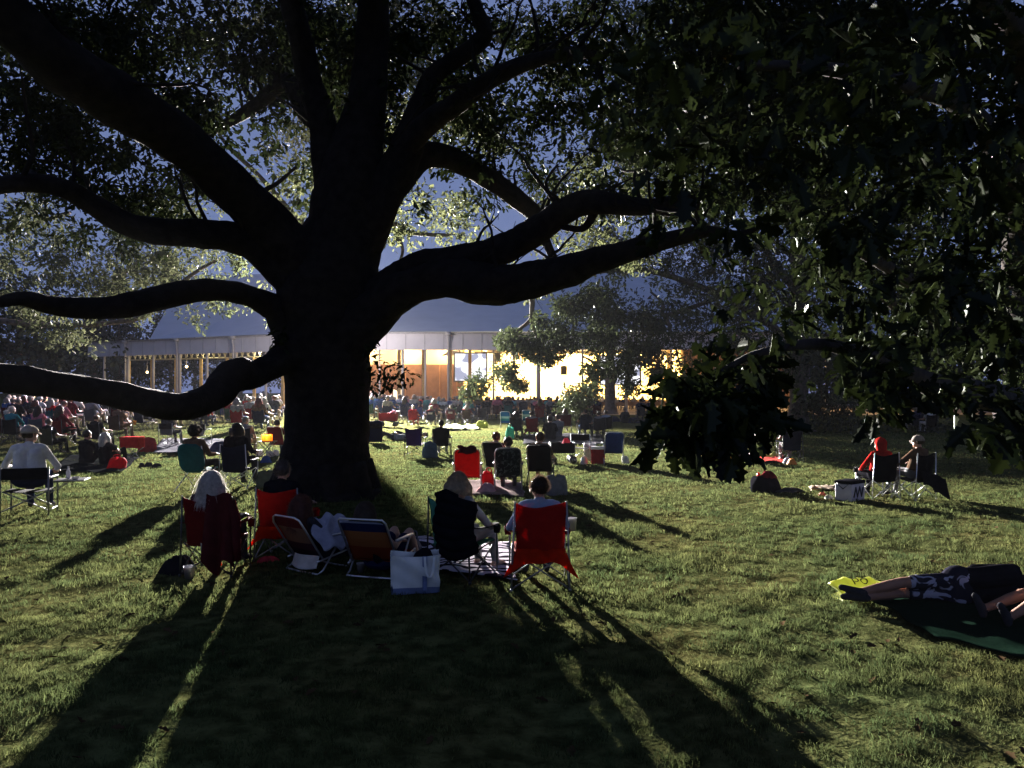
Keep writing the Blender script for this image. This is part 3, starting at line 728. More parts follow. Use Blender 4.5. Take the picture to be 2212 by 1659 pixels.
# video screens
m, nt, out = newmat('screen_picture'); N, L = nt.nodes, nt.links
tc = N.new('ShaderNodeTexCoord'); nz = N.new('ShaderNodeTexNoise'); nz.inputs['Scale'].default_value = .55; nz.inputs['Detail'].default_value = 1.5
L.new(tc.outputs['Object'], nz.inputs['Vector'])
rp = mixc(nz.outputs['Fac'], (.30, .31, .42), (1.0, 1.0, 1.05), .44, .5); em = N.new('ShaderNodeEmission'); em.inputs[1].default_value = 1.5
L.new(rp.outputs['Color'], em.inputs[0]); L.new(em.outputs[0], out.inputs[0]); SCRM = m
for (u0, u1, v0, v1, lab) in ((983, 1050, 764, 822, 'large bright video screen hanging left of the stage'), (1298, 1382, 770, 830, 'large bright video screen hanging right of the stage')):
    a, b = P(u0, v0, 91.5), P(u1, v1, 91.5); c = (a+b)/2; w = b.x-a.x; h = a.z-b.z
    t = thing('video_screen', lab, 'screen', (c.x, c.y, b.z), group='video screens beside the stage')
    mb = MB()
    for q, s in (((0, 0, -.08), (w+.3, .2, .16)), ((0, 0, h+.08), (w+.3, .2, .16)), ((-w/2-.08, 0, h/2), (.16, .2, h)), ((w/2+.08, 0, h/2), (.16, .2, h))): mb.box(q, s)
    for sx in (-1, 1): mb.tube([(sx*w*.35, 0, h+.1), (sx*w*.35, 0, 7.4-b.z)], .04, 5)
    mb.build('frame', DARKM, t, smooth=False)
    mb = MB(); mb.box((0, .02, h/2), (w, .06, h)); mb.build('picture', SCRM, t, smooth=False)
# ------------------------------------------------------------------ lamps
def light(name, typ, loc, power, col, aim=None, parent=None, **kw):
    l = bpy.data.lights.new(name, typ); l.energy = power; l.color = col
    for k, v in kw.items(): setattr(l, k, v)
    o = bpy.data.objects.new(name, l); COL.objects.link(o); o.location = loc
    if aim is not None: o.rotation_euler = (Vector(aim)-Vector(loc)).to_track_quat('-Z', 'Y').to_euler()
    return o
LP = Vector((-15.9, 66.5, 10.9))
pole = thing('floodlight_pole', 'steel pole of floodlights in front of the hall, hidden behind the oak trunk', 'floodlight', (LP.x, LP.y, 0))
mb = MB(); mb.tube([(0, 0, 0), (0, 0, 6), (0, 0, 11.1)], [.16, .13, .09], 10); mb.build('pole', POSTM, pole)
mb = MB(); mb.box((0, 0, 10.9), (2.2, .1, .1)); mb.build('crossarm', POSTM, pole, smooth=False)
for k, sx in enumerate((-.9, 0, .9)):
    h = MB(); h.box((sx, -.18, 11.05), (.5, .3, .42), 0, None, .04); ho = h.build('lamp_head', DARKM, pole, smooth=False)
    g = MB(); g.box((sx, -.35, 11.05), (.42, .04, .34)); g.build('lens', emit('lamp_lens', (1, .95, .9), 30), ho, smooth=False)
KEY = (1.0, .95, .87)
light('floodlight', 'SPOT', (LP.x, LP.y-.5, 11.0), 1.55e6, KEY, (-.5, 26, 0), spot_size=R(50), spot_blend=1.0, shadow_soft_size=.35)
light('floodlight', 'SPOT', (LP.x, LP.y-.5, 11.0), 2.6e5, (1, .84, .92), (-20, 40, 0), spot_size=R(110), spot_blend=.9, shadow_soft_size=.3)
light('floodlight_spill', 'POINT', (LP.x, LP.y-1.0, 7.0), 4.4e3, (1, .9, .92), shadow_soft_size=.4)
WARM = (1, .66, .30)
light('stage_light', 'AREA', (7.5, 99.2, 7.3), 8.5e4, (1, .78, .42), (7.5, 109, 2.2), shape='RECTANGLE', size=22, size_y=1.2)
for x, y, z, pw, c in ((-18.5, 97.4, 7.0, 1300, WARM), (-13.3, 97.4, 7.0, 1500, WARM), (-8.6, 97.4, 7.0, 1300, WARM), (-13.3, 90, 6.8, 500, WARM), (-7.5, 88, 6.8, 600, WARM), (-18, 86, 6.9, 700, WARM), (0, 86, 6.9, 1000, WARM), (11.6, 86, 6.9, 1100, WARM), (22.5, 83, 6.9, 1900, WARM), (31.5, 86, 6.8, 1500, WARM), (27, 77, 6.6, 2200, WARM), (36, 81, 6.6, 1800, WARM), (18, 77, 6.6, 1100, WARM)):
    light('ceiling_lamp', 'POINT', (x, y, z), pw, c, shadow_soft_size=.25)
for x, y, z, pw in ((-34, 88, 6.8, 420), (-27.5, 84, 6.6, 460), (-41.5, 93, 6.6, 360), (-22.5, 81, 6.8, 340)):
    light('ceiling_lamp', 'POINT', (x, y, z), pw, (1, .86, .5), shadow_soft_size=.2)
def lantern(u, v, y, lab, s=1.0, e=14, pw=60, hang=None):
    p = P(u, v, y); t = thing('wall_lamp', lab, 'lamp', (p.x, p.y, p.z), group='small lamps at the left of the hall')
    mb = MB(); mb.ball((0, 0, 0), .16*s, 10); mb.build('globe', emit('lamp_globe', (1, .72, .32), e), t)
    mb = MB(); mb.tube([(0, 0, .14*s), (0, 0, .3*s)], .07*s, 6); mb.tube([(0, 0, -.14*s), (0, 0, -p.z)] if hang is None else [(0, 0, .14*s), (0, 0, hang-p.z)], .04, 6); mb.build('stand', DARKM, t)
    light('lamp_bulb', 'POINT', (p.x, p.y-.3*s, p.z+.1), pw, (1, .75, .4), shadow_soft_size=.15)
lantern(94, 866, 56, 'glowing yellow lamp on a stand at the far left beyond the crowd', 1.6, 10, 260)
lantern(116, 871, 56, 'brightest yellow lamp low behind the heads of the left crowd', 1.7, 16, 260)
lantern(403, 792, 84, 'orange lamp under the eaves of the left wing', .9, 14, 120, 7.4)
lantern(318, 804, 86, 'small orange lamp by a post at the far end of the left wing', .8, 12, 90, 7.4)
# ------------------------------------------------------------------ sky
w = bpy.data.worlds.new('World'); SC.world = w; w.use_nodes = True
nt = w.node_tree; N, L = nt.nodes, nt.links; N.clear()
out = N.new('ShaderNodeOutputWorld'); bg = N.new('ShaderNodeBackground')
sk = N.new('ShaderNodeTexSky'); sk.sky_type = 'NISHITA'; sk.sun_disc = False
sk.sun_elevation = R(0.6); sk.sun_rotation = R(8); sk.ozone_density = 4.0; sk.air_density = 1.4; sk.dust_density = .6
mxs = N.new('ShaderNodeMix'); mxs.data_type = 'RGBA'; mxs.inputs[0].default_value = .88; mxs.inputs[7].default_value = (1.08, 1.46, 2.9, 1)
L.new(sk.outputs[0], mxs.inputs[6]); L.new(mxs.outputs[2], bg.inputs['Color'])
bg.inputs['Strength'].default_value = .15
L.new(bg.outputs[0], out.inputs[0])
hz = MB(); hz.box((0, 170, 13.5), (680, 520, 31))
m, nt, out = newmat('haze'); vp = nt.nodes.new('ShaderNodeVolumePrincipled'); vp.inputs['Color'].default_value = (.85, .88, 1, 1); vp.inputs['Density'].default_value = HAZE; vp.inputs['Anisotropy'].default_value = .3
nt.links.new(vp.outputs[0], out.inputs['Volume']); ho = hz.build('haze', m, smooth=False); tag(ho, kind='stuff')
# ------------------------------------------------------------------ camera and picture settings
cd = bpy.data.cameras.new('camera'); cam = bpy.data.objects.new('camera', cd); COL.objects.link(cam)
cam.location = (0, 0, CAMH); cam.rotation_euler = (PI/2+PITCH, 0, 0)
cd.sensor_width = 36; cd.lens = 36*F/2212.; cd.clip_end = 3000; cd.clip_start = .05
SC.camera = cam
vs = SC.view_settings; vs.view_transform = 'Standard'; vs.look = 'None'; vs.exposure = 0; vs.gamma = 1; vs.use_curve_mapping = False
cy = SC.cycles
cy.max_bounces = 6; cy.diffuse_bounces = 2; cy.glossy_bounces = 2; cy.transmission_bounces = 4; cy.transparent_max_bounces = 6
cy.sample_clamp_indirect = 3.0; cy.caustics_reflective = False; cy.caustics_refractive = False
cy.use_adaptive_sampling = True; cy.adaptive_threshold = .02
# ------------------------------------------------------------------ people: capsule skeletons grown into one skin
SKIN, SHIRT, TROU, SHOE, DARK = 0, 1, 2, 3, 4
def V3(*a): return np.array(a, float)
def head_prims(c, yaw=0., pitch=0., tilt=0.):
    """c = head centre; looks along +y turned by yaw"""
    Rm = np.array((Matrix.Rotation(yaw, 3, 'Z') @ Matrix.Rotation(pitch, 3, 'X') @ Matrix.Rotation(tilt, 3, 'Y')))
    q = lambda *a: c+Rm @ V3(*a)
    L = [(q(0, -.02, .035), q(0, .015, .03), .090, .086, SKIN), (q(0, .03, -.02), q(0, .052, -.082), .068, .040, SKIN),
         (q(-.03, .035, -.055), q(.03, .035, -.055), .05, .05, SKIN),
         (q(0, .090, .012), q(0, .112, -.022), .010, .015, SKIN), (q(-.017, .100, -.028), q(.017, .100, -.028), .009, .009, SKIN),
         (q(-.022, .088, -.060), q(.022, .088, -.060), .0085, .0085, DARK),
         (q(-.034, .088, .016), q(-.033, .089, .016), .0125, .0125, DARK), (q(.034, .088, .016), q(.033, .089, .016), .0125, .0125, DARK),
         (q(-.05, .084, .036), q(-.02, .094, .038), .009, .009, SKIN), (q(.05, .084, .036), q(.02, .094, .038), .009, .009, SKIN)]
    for s in (-1, 1): L.append((q(s*.093, -.012, .025), q(s*.092, -.008, -.028), .017, .012, SKIN))
    return L, Rm
def hand_prims(w, d, up, curl=.5, side=1, sc=1.0):
    """w wrist, d forward, up back of the hand; side +1 = thumb on +x side of (d x up)"""
    d = d/np.linalg.norm(d); up = up-d*np.dot(up, d); up /= np.linalg.norm(up); x = np.cross(d, up)*side
    L = [(w, w+d*.04, .026, .028, SKIN)]
    for k, (off, ln) in enumerate(((.030, .070), (.011, .080), (-.009, .074), (-.028, .058))):
        L.append((w+d*.03+x*off*.8, w+d*.085+x*off, .016, .0135, SKIN))
        p = w+d*.088+x*off; dd = d*math.cos(curl*.6)-up*math.sin(curl*.6); p2 = p+dd*ln*.5
        d2 = d*math.cos(curl*1.5)-up*math.sin(curl*1.5); p3 = p2+d2*ln*.5
        L += [(p, p2, .0105, .0098, SKIN), (p2, p3, .0098, .0082, SKIN)]
    t0 = w+d*.025+x*.026; t1 = t0+(d*.6+x*.75-up*.25)*.045; t2 = t1+(d*.9+x*.2-up*.3)*.034
    L += [(t0, t1, .015, .012, SKIN), (t1, t2, .0115, .0095, SKIN)]
    return L
def body_prims(J, fat=1.0, sleeve=1.0, shorts=False, hands=True, hood=None, barefoot=False):
    L = []
    pv, ch, nk = J['pelvis'], J['chest'], J['neck']
    sl, sr = J['shl'], J['shr']; ax = (sr-sl)/np.linalg.norm(sr-sl); hx = J.get('hipax', ax)
    L.append((pv-hx*.085, pv+hx*.085, .135*fat, .135*fat, TROU))
    mid = (pv*.55+ch*.45)
    L.append((pv-hx*.07, mid-ax*.075, .125*fat, .118*fat, SHIRT)); L.append((pv+hx*.07, mid+ax*.075, .125*fat, .118*fat, SHIRT))
    L.append((mid-ax*.075, ch-ax*.085, .118*fat, .118, SHIRT)); L.append((mid+ax*.075, ch+ax*.085, .118*fat, .118, SHIRT))
    L.append((sl+ax*.045, sr-ax*.045, .075, .075, SHIRT))
    L.append((ch*.35+nk*.65, nk+(J['head']-nk)*.45, .062, .054, SKIN)); L.append((ch*.5+nk*.5, nk*.97+ch*.03, .085, .062, SHIRT))
    hp_, Rm = head_prims(J['head'], *J.get('look', (0, 0, 0))); L += hp_
    for s, a, b, c in (('l', 'shl', 'ell', 'wrl'), ('r', 'shr', 'elr', 'wrr')):
        A, B, Cc = J[a], J[b], J[c]
        if sleeve >= 1: L += [(A, B, .060, .047, SHIRT), (B, Cc, .046, .033, SHIRT)]
        else:
            M_ = A+(B-A)*(.55 if sleeve > 0 else .12)
            L += [(A, M_, .062, .056, SHIRT), (M_, B, .048, .040, SKIN), (B, Cc, .040, .026, SKIN)]
        L.append((B+(Cc-B)*.85, Cc, .029, .025, SKIN))
        if hands:
            d = Cc-B; L += hand_prims(Cc+d/np.linalg.norm(d)*.01, d, J.get('hu'+s, V3(0, 0, 1)), J.get('curl', .55), 1 if s == 'r' else -1)
        else:
            d = (Cc-B)/np.linalg.norm(Cc-B); L.append((Cc, Cc+d*.1, .032, .026, SKIN))
    for s in 'lr':
        A, B, Cc, T = J['hp'+s], J['kn'+s], J['an'+s], J['to'+s]
        if shorts:
            M_ = A+(B-A)*.75
            L += [(A, M_, .092*fat, .078, TROU), (M_, B, .066, .055, SKIN), (B, B+(Cc-B)*.35, .055, .054, SKIN), (B+(Cc-B)*.35, Cc, .054, .035, SKIN)]
        else: L += [(A, B, .092*fat, .062, TROU), (B, B+(Cc-B)*.35, .062, .060, TROU), (B+(Cc-B)*.35, Cc, .060, .046, TROU)]
        fm = SKIN if barefoot else SHOE
        hl = Cc+(Cc-T)/np.linalg.norm(Cc-T)*.045; dn = J.get('sole', V3(0, 0, -1))*.035
        L += [(Cc, hl+dn, .040, .036, fm), (Cc+dn*.3, T, .042, .033, fm), (hl+dn, T+dn*.0, .034, .032, fm)]
    return L, Rm
def grow(L, vox, nm=5, name='body', smooth=3):
    mb = MB()
    for a, b, ra, rb, m in L:
        a = Vector(a); b = Vector(b); d = b-a; ln = d.length
        if ln < 1e-5: mb.ball(a, max(ra, rb), 10); continue
        t = d/ln; pts = []; rad = []
        for k in range(4):
            th = PI/2*(k+.3)/4.3; pts.append(a-t*ra*math.cos(th)); rad.append(ra*math.sin(th))
        pts += [a, b]; rad += [ra, rb]
        for k in range(4):
            th = PI/2*(k+1)/4.4; pts.append(b+t*rb*math.sin(th)); rad.append(rb*math.cos(th))
        mb.tube(pts, rad, 12)
    me = mb.mesh('tmp', 1); o = bpy.data.objects.new('tmp', me); COL.objects.link(o)
    md = o.modifiers.new('r', 'REMESH'); md.mode = 'VOXEL'; md.voxel_size = vox; md.use_smooth_shade = True
    if smooth:
        ms = o.modifiers.new('s', 'SMOOTH'); ms.factor = .5; ms.iterations = smooth
    dg = bpy.context.evaluated_depsgraph_get()
    e = bpy.data.meshes.new_from_object(o.evaluated_get(dg)); e.name = name
    bpy.data.objects.remove(o); bpy.data.meshes.remove(me)
    e.materials.clear()
    for k in range(nm): e.materials.append(None)
    n = len(e.polygons); c = np.zeros(n*3, np.float32); e.polygons.foreach_get('center', c); c = c.reshape(-1, 3)
    best = np.full(n, 1e9); mi = np.zeros(n, np.int32)
    for a, b, ra, rb, m in L:
        a = np.asarray(a, np.float32); b = np.asarray(b, np.float32); d = b-a; l2 = max(float(d @ d), 1e-10)
        t = np.clip(((c-a) @ d)/l2, 0, 1); ds = np.linalg.norm(c-a-t[:, None]*d, axis=1)-(ra+(rb-ra)*t)
        ds = ds-(.004 if m == DARK else (.002 if m in (SHIRT, SHOE) else 0))
        k = ds < best; best[k] = ds[k]; mi[k] = m
    e.polygons.foreach_set('material_index', mi); e.polygons.foreach_set('use_smooth', np.ones(n, bool)); e.update()
    return e
def mirror(J, side, **kw):
    return J
# ---- poses (origin on the ground below the seat, facing +y)
def pose_quad(lean=0., armsL=None, armsR=None, look=(0, 0, 0), cross=False, h=0.):
    J = dict(pelvis=V3(0, -.10, .50+h), chest=V3(0, -.215-lean, .83+h), neck=V3(0, -.215-lean*1.2, .985+h), head=V3(0, -.175-lean*1.3, 1.125+h),
             shl=V3(-.185, -.215-lean, .925+h), shr=V3(.185, -.215-lean, .925+h),
             ell=V3(-.285, -.11, .675+h), elr=V3(.285, -.11, .675+h), wrl=V3(-.255, .13, .665+h), wrr=V3(.255, .13, .665+h),
             hpl=V3(-.10, -.06, .485+h), hpr=V3(.10, -.06, .485+h), knl=V3(-.13, .36, .50+h), knr=V3(.13, .36, .50+h),
             anl=V3(-.13, .44, .095), anr=V3(.13, .44, .095), tol=V3(-.14, .60, .045), tor=V3(.14, .60, .045), look=look)
    if armsL: J['ell'], J['wrl'] = V3(*armsL[:3]), V3(*armsL[3:])
    if armsR: J['elr'], J['wrr'] = V3(*armsR[:3]), V3(*armsR[3:])
    if cross: J['knr'] = V3(.05, .36, .56+h); J['anr'] = V3(-.12, .62, .30); J['tor'] = V3(-.12, .76, .22); 
    return J
def pose_low(look=(0, 0, 0), arms=0, lean=.0):
    J = dict(pelvis=V3(0, -.06, .24), chest=V3(0, -.27-lean, .54), neck=V3(0, -.32-lean*1.3, .69), head=V3(0, -.30-lean*1.4, .83), shl=V3(-.18, -.29-lean, .63), shr=V3(.18, -.29-lean, .63),
             ell=V3(-.27, -.10, .42), elr=V3(.27, -.10, .42), wrl=V3(-.17, .12, .44), wrr=V3(.17, .12, .44),
             hpl=V3(-.10, -.02, .22), hpr=V3(.10, -.02, .22), knl=V3(-.12, .38, .50), knr=V3(.12, .38, .50), anl=V3(-.11, .58, .09), anr=V3(.11, .58, .09),
             tol=V3(-.12, .74, .045), tor=V3(.12, .74, .045), look=look)
    return J
def pose_ground(look=(0, 0, 0), lean=0.):
    J = dict(pelvis=V3(0, 0, .13), chest=V3(0, -.03-lean, .47), neck=V3(0, -.02-lean, .63), head=V3(0, .02-lean, .77), shl=V3(-.185, -.03-lean, .57), shr=V3(.185, -.03-lean, .57),
             ell=V3(-.26, .12, .36), elr=V3(.26, .12, .36), wrl=V3(-.10, .34, .38), wrr=V3(.10, .34, .38),
             hpl=V3(-.1, .02, .12), hpr=V3(.1, .02, .12), knl=V3(-.2, .38, .42), knr=V3(.2, .38, .42), anl=V3(-.12, .55, .09), anr=V3(.12, .55, .09), tol=V3(-.13, .71, .045), tor=V3(.13, .71, .045), look=look)
    return J
def pose_lying():
    """on the back, head at -y, feet at +y, knees a little raised"""
    return dict(pelvis=V3(0, 0, .13), chest=V3(0, -.42, .14), neck=V3(0, -.58, .15), head=V3(0, -.72, .16), shl=V3(-.185, -.50, .13), shr=V3(.185, -.50, .13),
             ell=V3(-.30, -.28, .07), elr=V3(.30, -.28, .07), wrl=V3(-.12, -.12, .26), wrr=V3(.12, -.12, .26), hpl=V3(-.1, .04, .12), hpr=V3(.1, .04, .12),
             knl=V3(-.13, .42, .30), knr=V3(.13, .44, .26), anl=V3(-.13, .72, .10), anr=V3(.15, .80, .10), tol=V3(-.15, .80, .22), tor=V3(.18, .86, .22), look=(0, R(70), 0), sole=V3(0, .7, -.3))
# ---- hair: scalp shell plus loose strands
def hair_mesh(c, Rm, style, n=300, seed=1, r=.098, length=.28, fat=1.0, w=.006):
    """style: short, long, bob, curly, bun, ring (bald crown), cap, hood"""
    rng = np.random.default_rng(seed); mb = MB(); c = np.array(c)
    def W(x, y, z): return c+Rm @ V3(x, y, z)
    def inside(x, y, z):           # is this scalp direction covered with hair
        if style == 'ring': return z < .45 and y < .25 and z > -.55
        if style in ('long', 'bob', 'curly'): return not (y > .45 and z < .55) and z > -.75
        return not (y > .40 and z < .62) and z > (-.80 if y < -.15 else -.5)
    # shell
    nth, nph = 14, 22
    rr = r*(1.06 if style in ('short', 'bun', 'ring') else 1.10)
    if style == 'curly': rr = r*1.22
    for side in (0,):
        idx = {}
        vs = []; fs = []
        for i in range(nth+1):
            th = PI*i/nth
            for j in range(nph):
                ph = 2*PI*j/nph; d = V3(math.sin(th)*math.cos(ph), math.sin(th)*math.sin(ph), math.cos(th))
                k = rr*(1+.04*math.sin(5*ph+3*th+seed)+(.10*rng.normal() if style == 'curly' else .015*rng.normal()))
                vs.append(W(d[0]*k*.96, d[1]*k*1.08-.012, d[2]*k*1.04+.022))
        for i in range(nth):
            for j in range(nph):
                th = PI*(i+.5)/nth; ph = 2*PI*(j+.5)/nph
                if inside(math.sin(th)*math.cos(ph), math.sin(th)*math.sin(ph), math.cos(th)):
                    j2 = (j+1) % nph; fs.append((i*nph+j, (i+1)*nph+j, (i+1)*nph+j2, i*nph+j2))
        mb.add(vs, fs)
    if style in ('long', 'bob'):
        # hanging body of hair behind and beside the head
        ln = length if style == 'long' else length*.55
        def fn(a, b):
            ph = PI*(-.18)+a*PI*1.36+PI; ph = PI*1.5+(a-.5)*PI*1.25
            z = .03-b*ln; k = r*(1.12+.30*math.sin(min(b*1.5, 1)*PI/2)*fat*(1-.35*max(b-.6, 0)))
            return W(math.cos(ph)*k*1.02, math.sin(ph)*k*1.02-.012, z+.012*math.sin(a*31+seed)*b)
        mb.sheet(fn, 20, 8, th=.012)
    if style == 'bun': mb.ball(W(0, -.06, .135), .045, 10)
    if style == 'curly':
        for _ in range(70):
            d = rng.normal(size=3); d /= np.linalg.norm(d)
            if inside(*d): mb.ball(W(d[0]*rr*1.02, d[1]*rr*1.08, d[2]*rr*1.04+.025), rng.uniform(.014, .026), 6)
    # strands
    for _ in range(n):
        d = rng.normal(size=3); d /= np.linalg.norm(d)
        if not inside(*d): continue
        p = V3(d[0]*rr*.96, d[1]*rr*1.08-.012, d[2]*rr*1.04+.022)
        if style in ('long', 'bob'):
            steps = 7; ln = length*rng.uniform(.75, 1.12) if style == 'long' else length*.6*rng.uniform(.8, 1.1); v = V3(d[0]*.5, d[1]*.5, .25)
        elif style == 'curly': steps = 3; ln = .045; v = d.copy()
        else: steps = 3; ln = .030*rng.uniform(.6, 1.5); v = d*.55+V3(0, -.35, -.25)
        pts = [p]
        st = (ln+.10*(style in ('long', 'bob'))*max(d[2]+.3, 0))/steps
        for k in range(steps):
            if style in ('long', 'bob'):
                g = V3(0, 0, -1); v = v*.55+g*.55+rng.normal(size=3)*(.10 if _ % 6 else .30)
                q = pts[-1]+v/np.linalg.norm(v)*st
                e = V3(q[0], q[1]+.012, max(q[2]-.03, 0)); l = np.linalg.norm(e); m = r*(1.10+(.05 if _ % 6 else .13)*rng.random())+.35*max(.06-q[2], 0)*fat*.5
                if l < m: e *= m/l; q = V3(e[0], e[1]-.012, q[2] if q[2] < .03 else e[2]+.03)
            else:
                v = v+rng.normal(size=3)*(.5 if style == 'curly' else .18); q = pts[-1]+v/np.linalg.norm(v)*st
            pts.append(q)
        sd = np.cross(pts[-1]-pts[0], d+.01); sd = sd/(np.linalg.norm(sd)+1e-9)*w*.5
        vs = []; 
        for k, q in enumerate(pts):
            f = 1-.75*k/steps; vs += [W(*(q-sd*f)), W(*(q+sd*f))]
        mb.add(vs, [(2*k, 2*k+1, 2*k+3, 2*k+2) for k in range(steps)])
    return mb.mesh('hair', 1)
def cap_mesh(c, Rm, r=.105, brim=True):
    mb = MB()
    def W(x, y, z): return np.array(c)+Rm @ V3(x, y, z)
    mb.sheet(lambda a, b: W(math.cos(a*2*PI)*r*math.sin(b*PI*.52)*1.0, math.sin(a*2*PI)*r*1.12*math.sin(b*PI*.52)-.01, .03+r*1.02*math.cos(b*PI*.52)), 20, 6, th=.004)
    if brim: mb.sheet(lambda a, b: W((a-.5)*.17*(1-.2*b), .075+b*.085-.12*(a-.5)**2, .045-.03*b-.10*(a-.5)**2), 8, 4, th=.005)
    return mb.mesh('cap', 1)
SKINM = surf('skin', (.42, .25, .18), rough=.55, var=.12, scale=6, spec=.3)
SHOEM = cloth('dark_shoe', (.03, .03, .035)); SHOEW = cloth('white_shoe', (.6, .6, .6)); DARKF = surf('dark_eye', (.03, .02, .02), rough=.3)
CL = dict(black=(.010, .010, .013), charcoal=(.035, .035, .04), navy=(.012, .018, .05), grey=(.17, .17, .18), white=(.62, .60, .60), cream=(.5, .46, .40), blue=(.03, .07, .22), pale_blue=(.22, .28, .38), teal=(.03, .17, .19),
          red=(.30, .018, .015), maroon=(.10, .012, .018), pink=(.50, .16, .20), green=(.03, .09, .04), brown=(.10, .065, .045), orange=(.45, .12, .03), tan=(.30, .23, .15), purple=(.06, .03, .13), cyan=(.10, .32, .38), olive=(.08, .08, .04), denim=(.05, .07, .12))
HC = dict(white=(.62, .58, .54), grey=(.26, .24, .23), silver=(.42, .40, .38), brown=(.07, .045, .03), dark=(.018, .014, .012), blond=(.42, .32, .20), auburn=(.14, .05, .03), ash=(.16, .13, .11))
def shirt(n): return cloth(n, CL[n])
def hairmat(n): return hairm(n, HC[n])
def mats5(sh, tr, shoe=None, skin=None): return [skin or SKINM, shirt(sh), shirt(tr), shoe or SHOEM, DARKF]
# ---- shared figures for the crowd
_bank = {}
def bank(pose, style):
    """coarse shared body + hair meshes"""
    if pose not in _bank:
        arg = dict(quad=(pose_quad(.02), .8), quadb=(pose_quad(0, (-.27, -.03, .68, -.10, .20, .60), (.27, -.03, .68, .10, .20, .60), (R(-18), 0, 0), True), 1), quadc=(pose_quad(-.10, (-.26, .06, .62, -.16, .30, .58), (.26, .08, .62, .15, .30, .60), (R(20), R(-6), 0)), .5),
                   quadd=(pose_quad(.04, (-.30, .0, .70, -.12, .12, .98), None, (R(25), 0, R(6))), .5), low=(pose_low(), .5), ground=(pose_ground(), 1), groundb=(pose_ground((R(30), 0, 0), .12), .5), lying=(pose_lying(), 1))[pose]
        L, Rm = body_prims(arg[0], 1.0, arg[1], hands=True)
        _bank[pose] = (grow(L, .017, smooth=2), arg[0]['head'], Rm, {})
    me, hc, Rm, hd = _bank[pose]
    if style and style not in hd:
        hd[style] = cap_mesh(hc, Rm) if style == 'cap' else hair_mesh(hc, Rm, style, 70, len(hd)+3, w=.010)
    return me, (hd[style] if style else None)
def person(pose, style, sh, tr, hc, loc, rz, label, group=None, skin=None, scale=1.0, seat=0.0):
    me, hm = bank(pose, style)
    if pose.startswith('quad'): loc = Vector(loc)+Matrix.Rotation(rz, 3, 'Z') @ Vector((0, .06*scale, 0))
    t = thing('person', label, 'person', loc, rz, group); t.scale = (scale,)*3
    b = inst(me, 'body', mats5(sh, tr, skin=skin), t)
    if hm:
        inst(hm, 'hair' if style != 'cap' else 'cap', hairmat(hc) if style != 'cap' else shirt({'white': 'white', 'silver': 'grey', 'grey': 'navy', 'brown': 'tan', 'dark': 'black'}.get(hc, 'cream')), t)
        if style == 'cap': inst(bank(pose, 'ring')[1], 'hair', hairmat('grey'), t)
    return t
# ------------------------------------------------------------------ folding chairs and small gear (origin under the seat, facing +y)
STEEL = surf('grey_tube', (.22, .22, .23), rough=.35, var=.1, metal=.6, spec=.5)
BLKT = surf('black_tube', (.018, .018, .02), rough=.4, var=.2, spec=.5)
ALU = surf('bright_tube', (.62, .62, .64), rough=.3, var=.08, metal=.8, spec=.5)
def FAB(n): return fabric(n, tuple(.55*c for c in CL[n]))
_cm = {}
def cached(key, fn):
    if key not in _cm: _cm[key] = fn()
    return _cm[key]
def _quad_back():
    mb = MB()
    def fn(a, b):
        x = (a-.5)*2; w = .255+.02*b
        z = .36+b*.60-.055*b**6*(1-x*x); y = -.225-.085*b-.075*(1-x*x)*(1-.3*b)*math.sin(PI*min(b*.9+.1, 1))
        return (x*w, y+.005*math.sin(x*8+b*13)+.004*math.sin(x*3-b*21), z+.012*math.sin(x*3)*b)
    mb.sheet(fn, 14, 12, th=.006); return mb.mesh('backrest', 1)
def _quad_seat():
    mb = MB()
    def fn(a, b):
        x = (a-.5)*2; w = .27+.02*b
        return (x*w, -.25+.50*b, .40+.035*b-.075*(1-x*x)*math.sin(PI*(.15+.8*b)))
    mb.sheet(fn, 12, 10, th=.006); return mb.mesh('seat', 1)
def _quad_flap():
    mb = MB()
    def fn(a, b):
        x = (a-.5)*2; w = .265+.135*b**1.3
        bot = .32-.15*abs(x)**2.2-.02*math.cos(x*7); z = .46+(bot-.46)*b
        return (x*w, -.275-.06*b+.05*math.sin(x*5.0+1)*b, z)
    mb.sheet(fn, 20, 8, th=.005); return mb.mesh('seat_flap', 1)
def _quad_leg(k):
    mb = MB(); s = -1 if k % 2 else 1
    if k < 2: mb.tube([(s*.315, -.29, .02), (s*.30, -.295, .45), (s*.275, -.315, .97)], .0105, 7); mb.ball((s*.315, -.29, .02), .02, 8)
    elif k < 4: mb.tube([(s*.315, .26, .02), (s*.315, .26, .62)], .0105, 7); mb.ball((s*.315, .26, .02), .02, 8)
    elif k < 6: mb.tube([(s*.315, -.29, .03), (-s*.28, -.262, .40)], .009, 6)
    elif k < 8: mb.tube([(s*.315, .26, .03), (-s*.28, .265, .43)], .009, 6)
    else:
        mb.tube([(s*.315, -.285, .03), (s*.29, .25, .41)], .009, 6); mb.tube([(s*.315, .255, .03), (s*.285, -.25, .40)], .009, 6)
    return mb.mesh('leg' if k < 4 else 'brace', 1)
def _quad_arm(s):
    mb = MB()
    mb.sheet(lambda a, b: (s*(.285+.03*a)+(b-.5)*.075, -.305+.58*a, .645-.03*math.sin(PI*a)-.02*a), 8, 3, th=.008)
    return mb.mesh('armrest', 1)
def _quad_cup(s):
    mb = MB(); mb.lathe([(.038, .52), (.046, .61), (.043, .61), (.035, .525)], (s*.335, .235, 0), 10); return mb.mesh('cup_holder', 1)
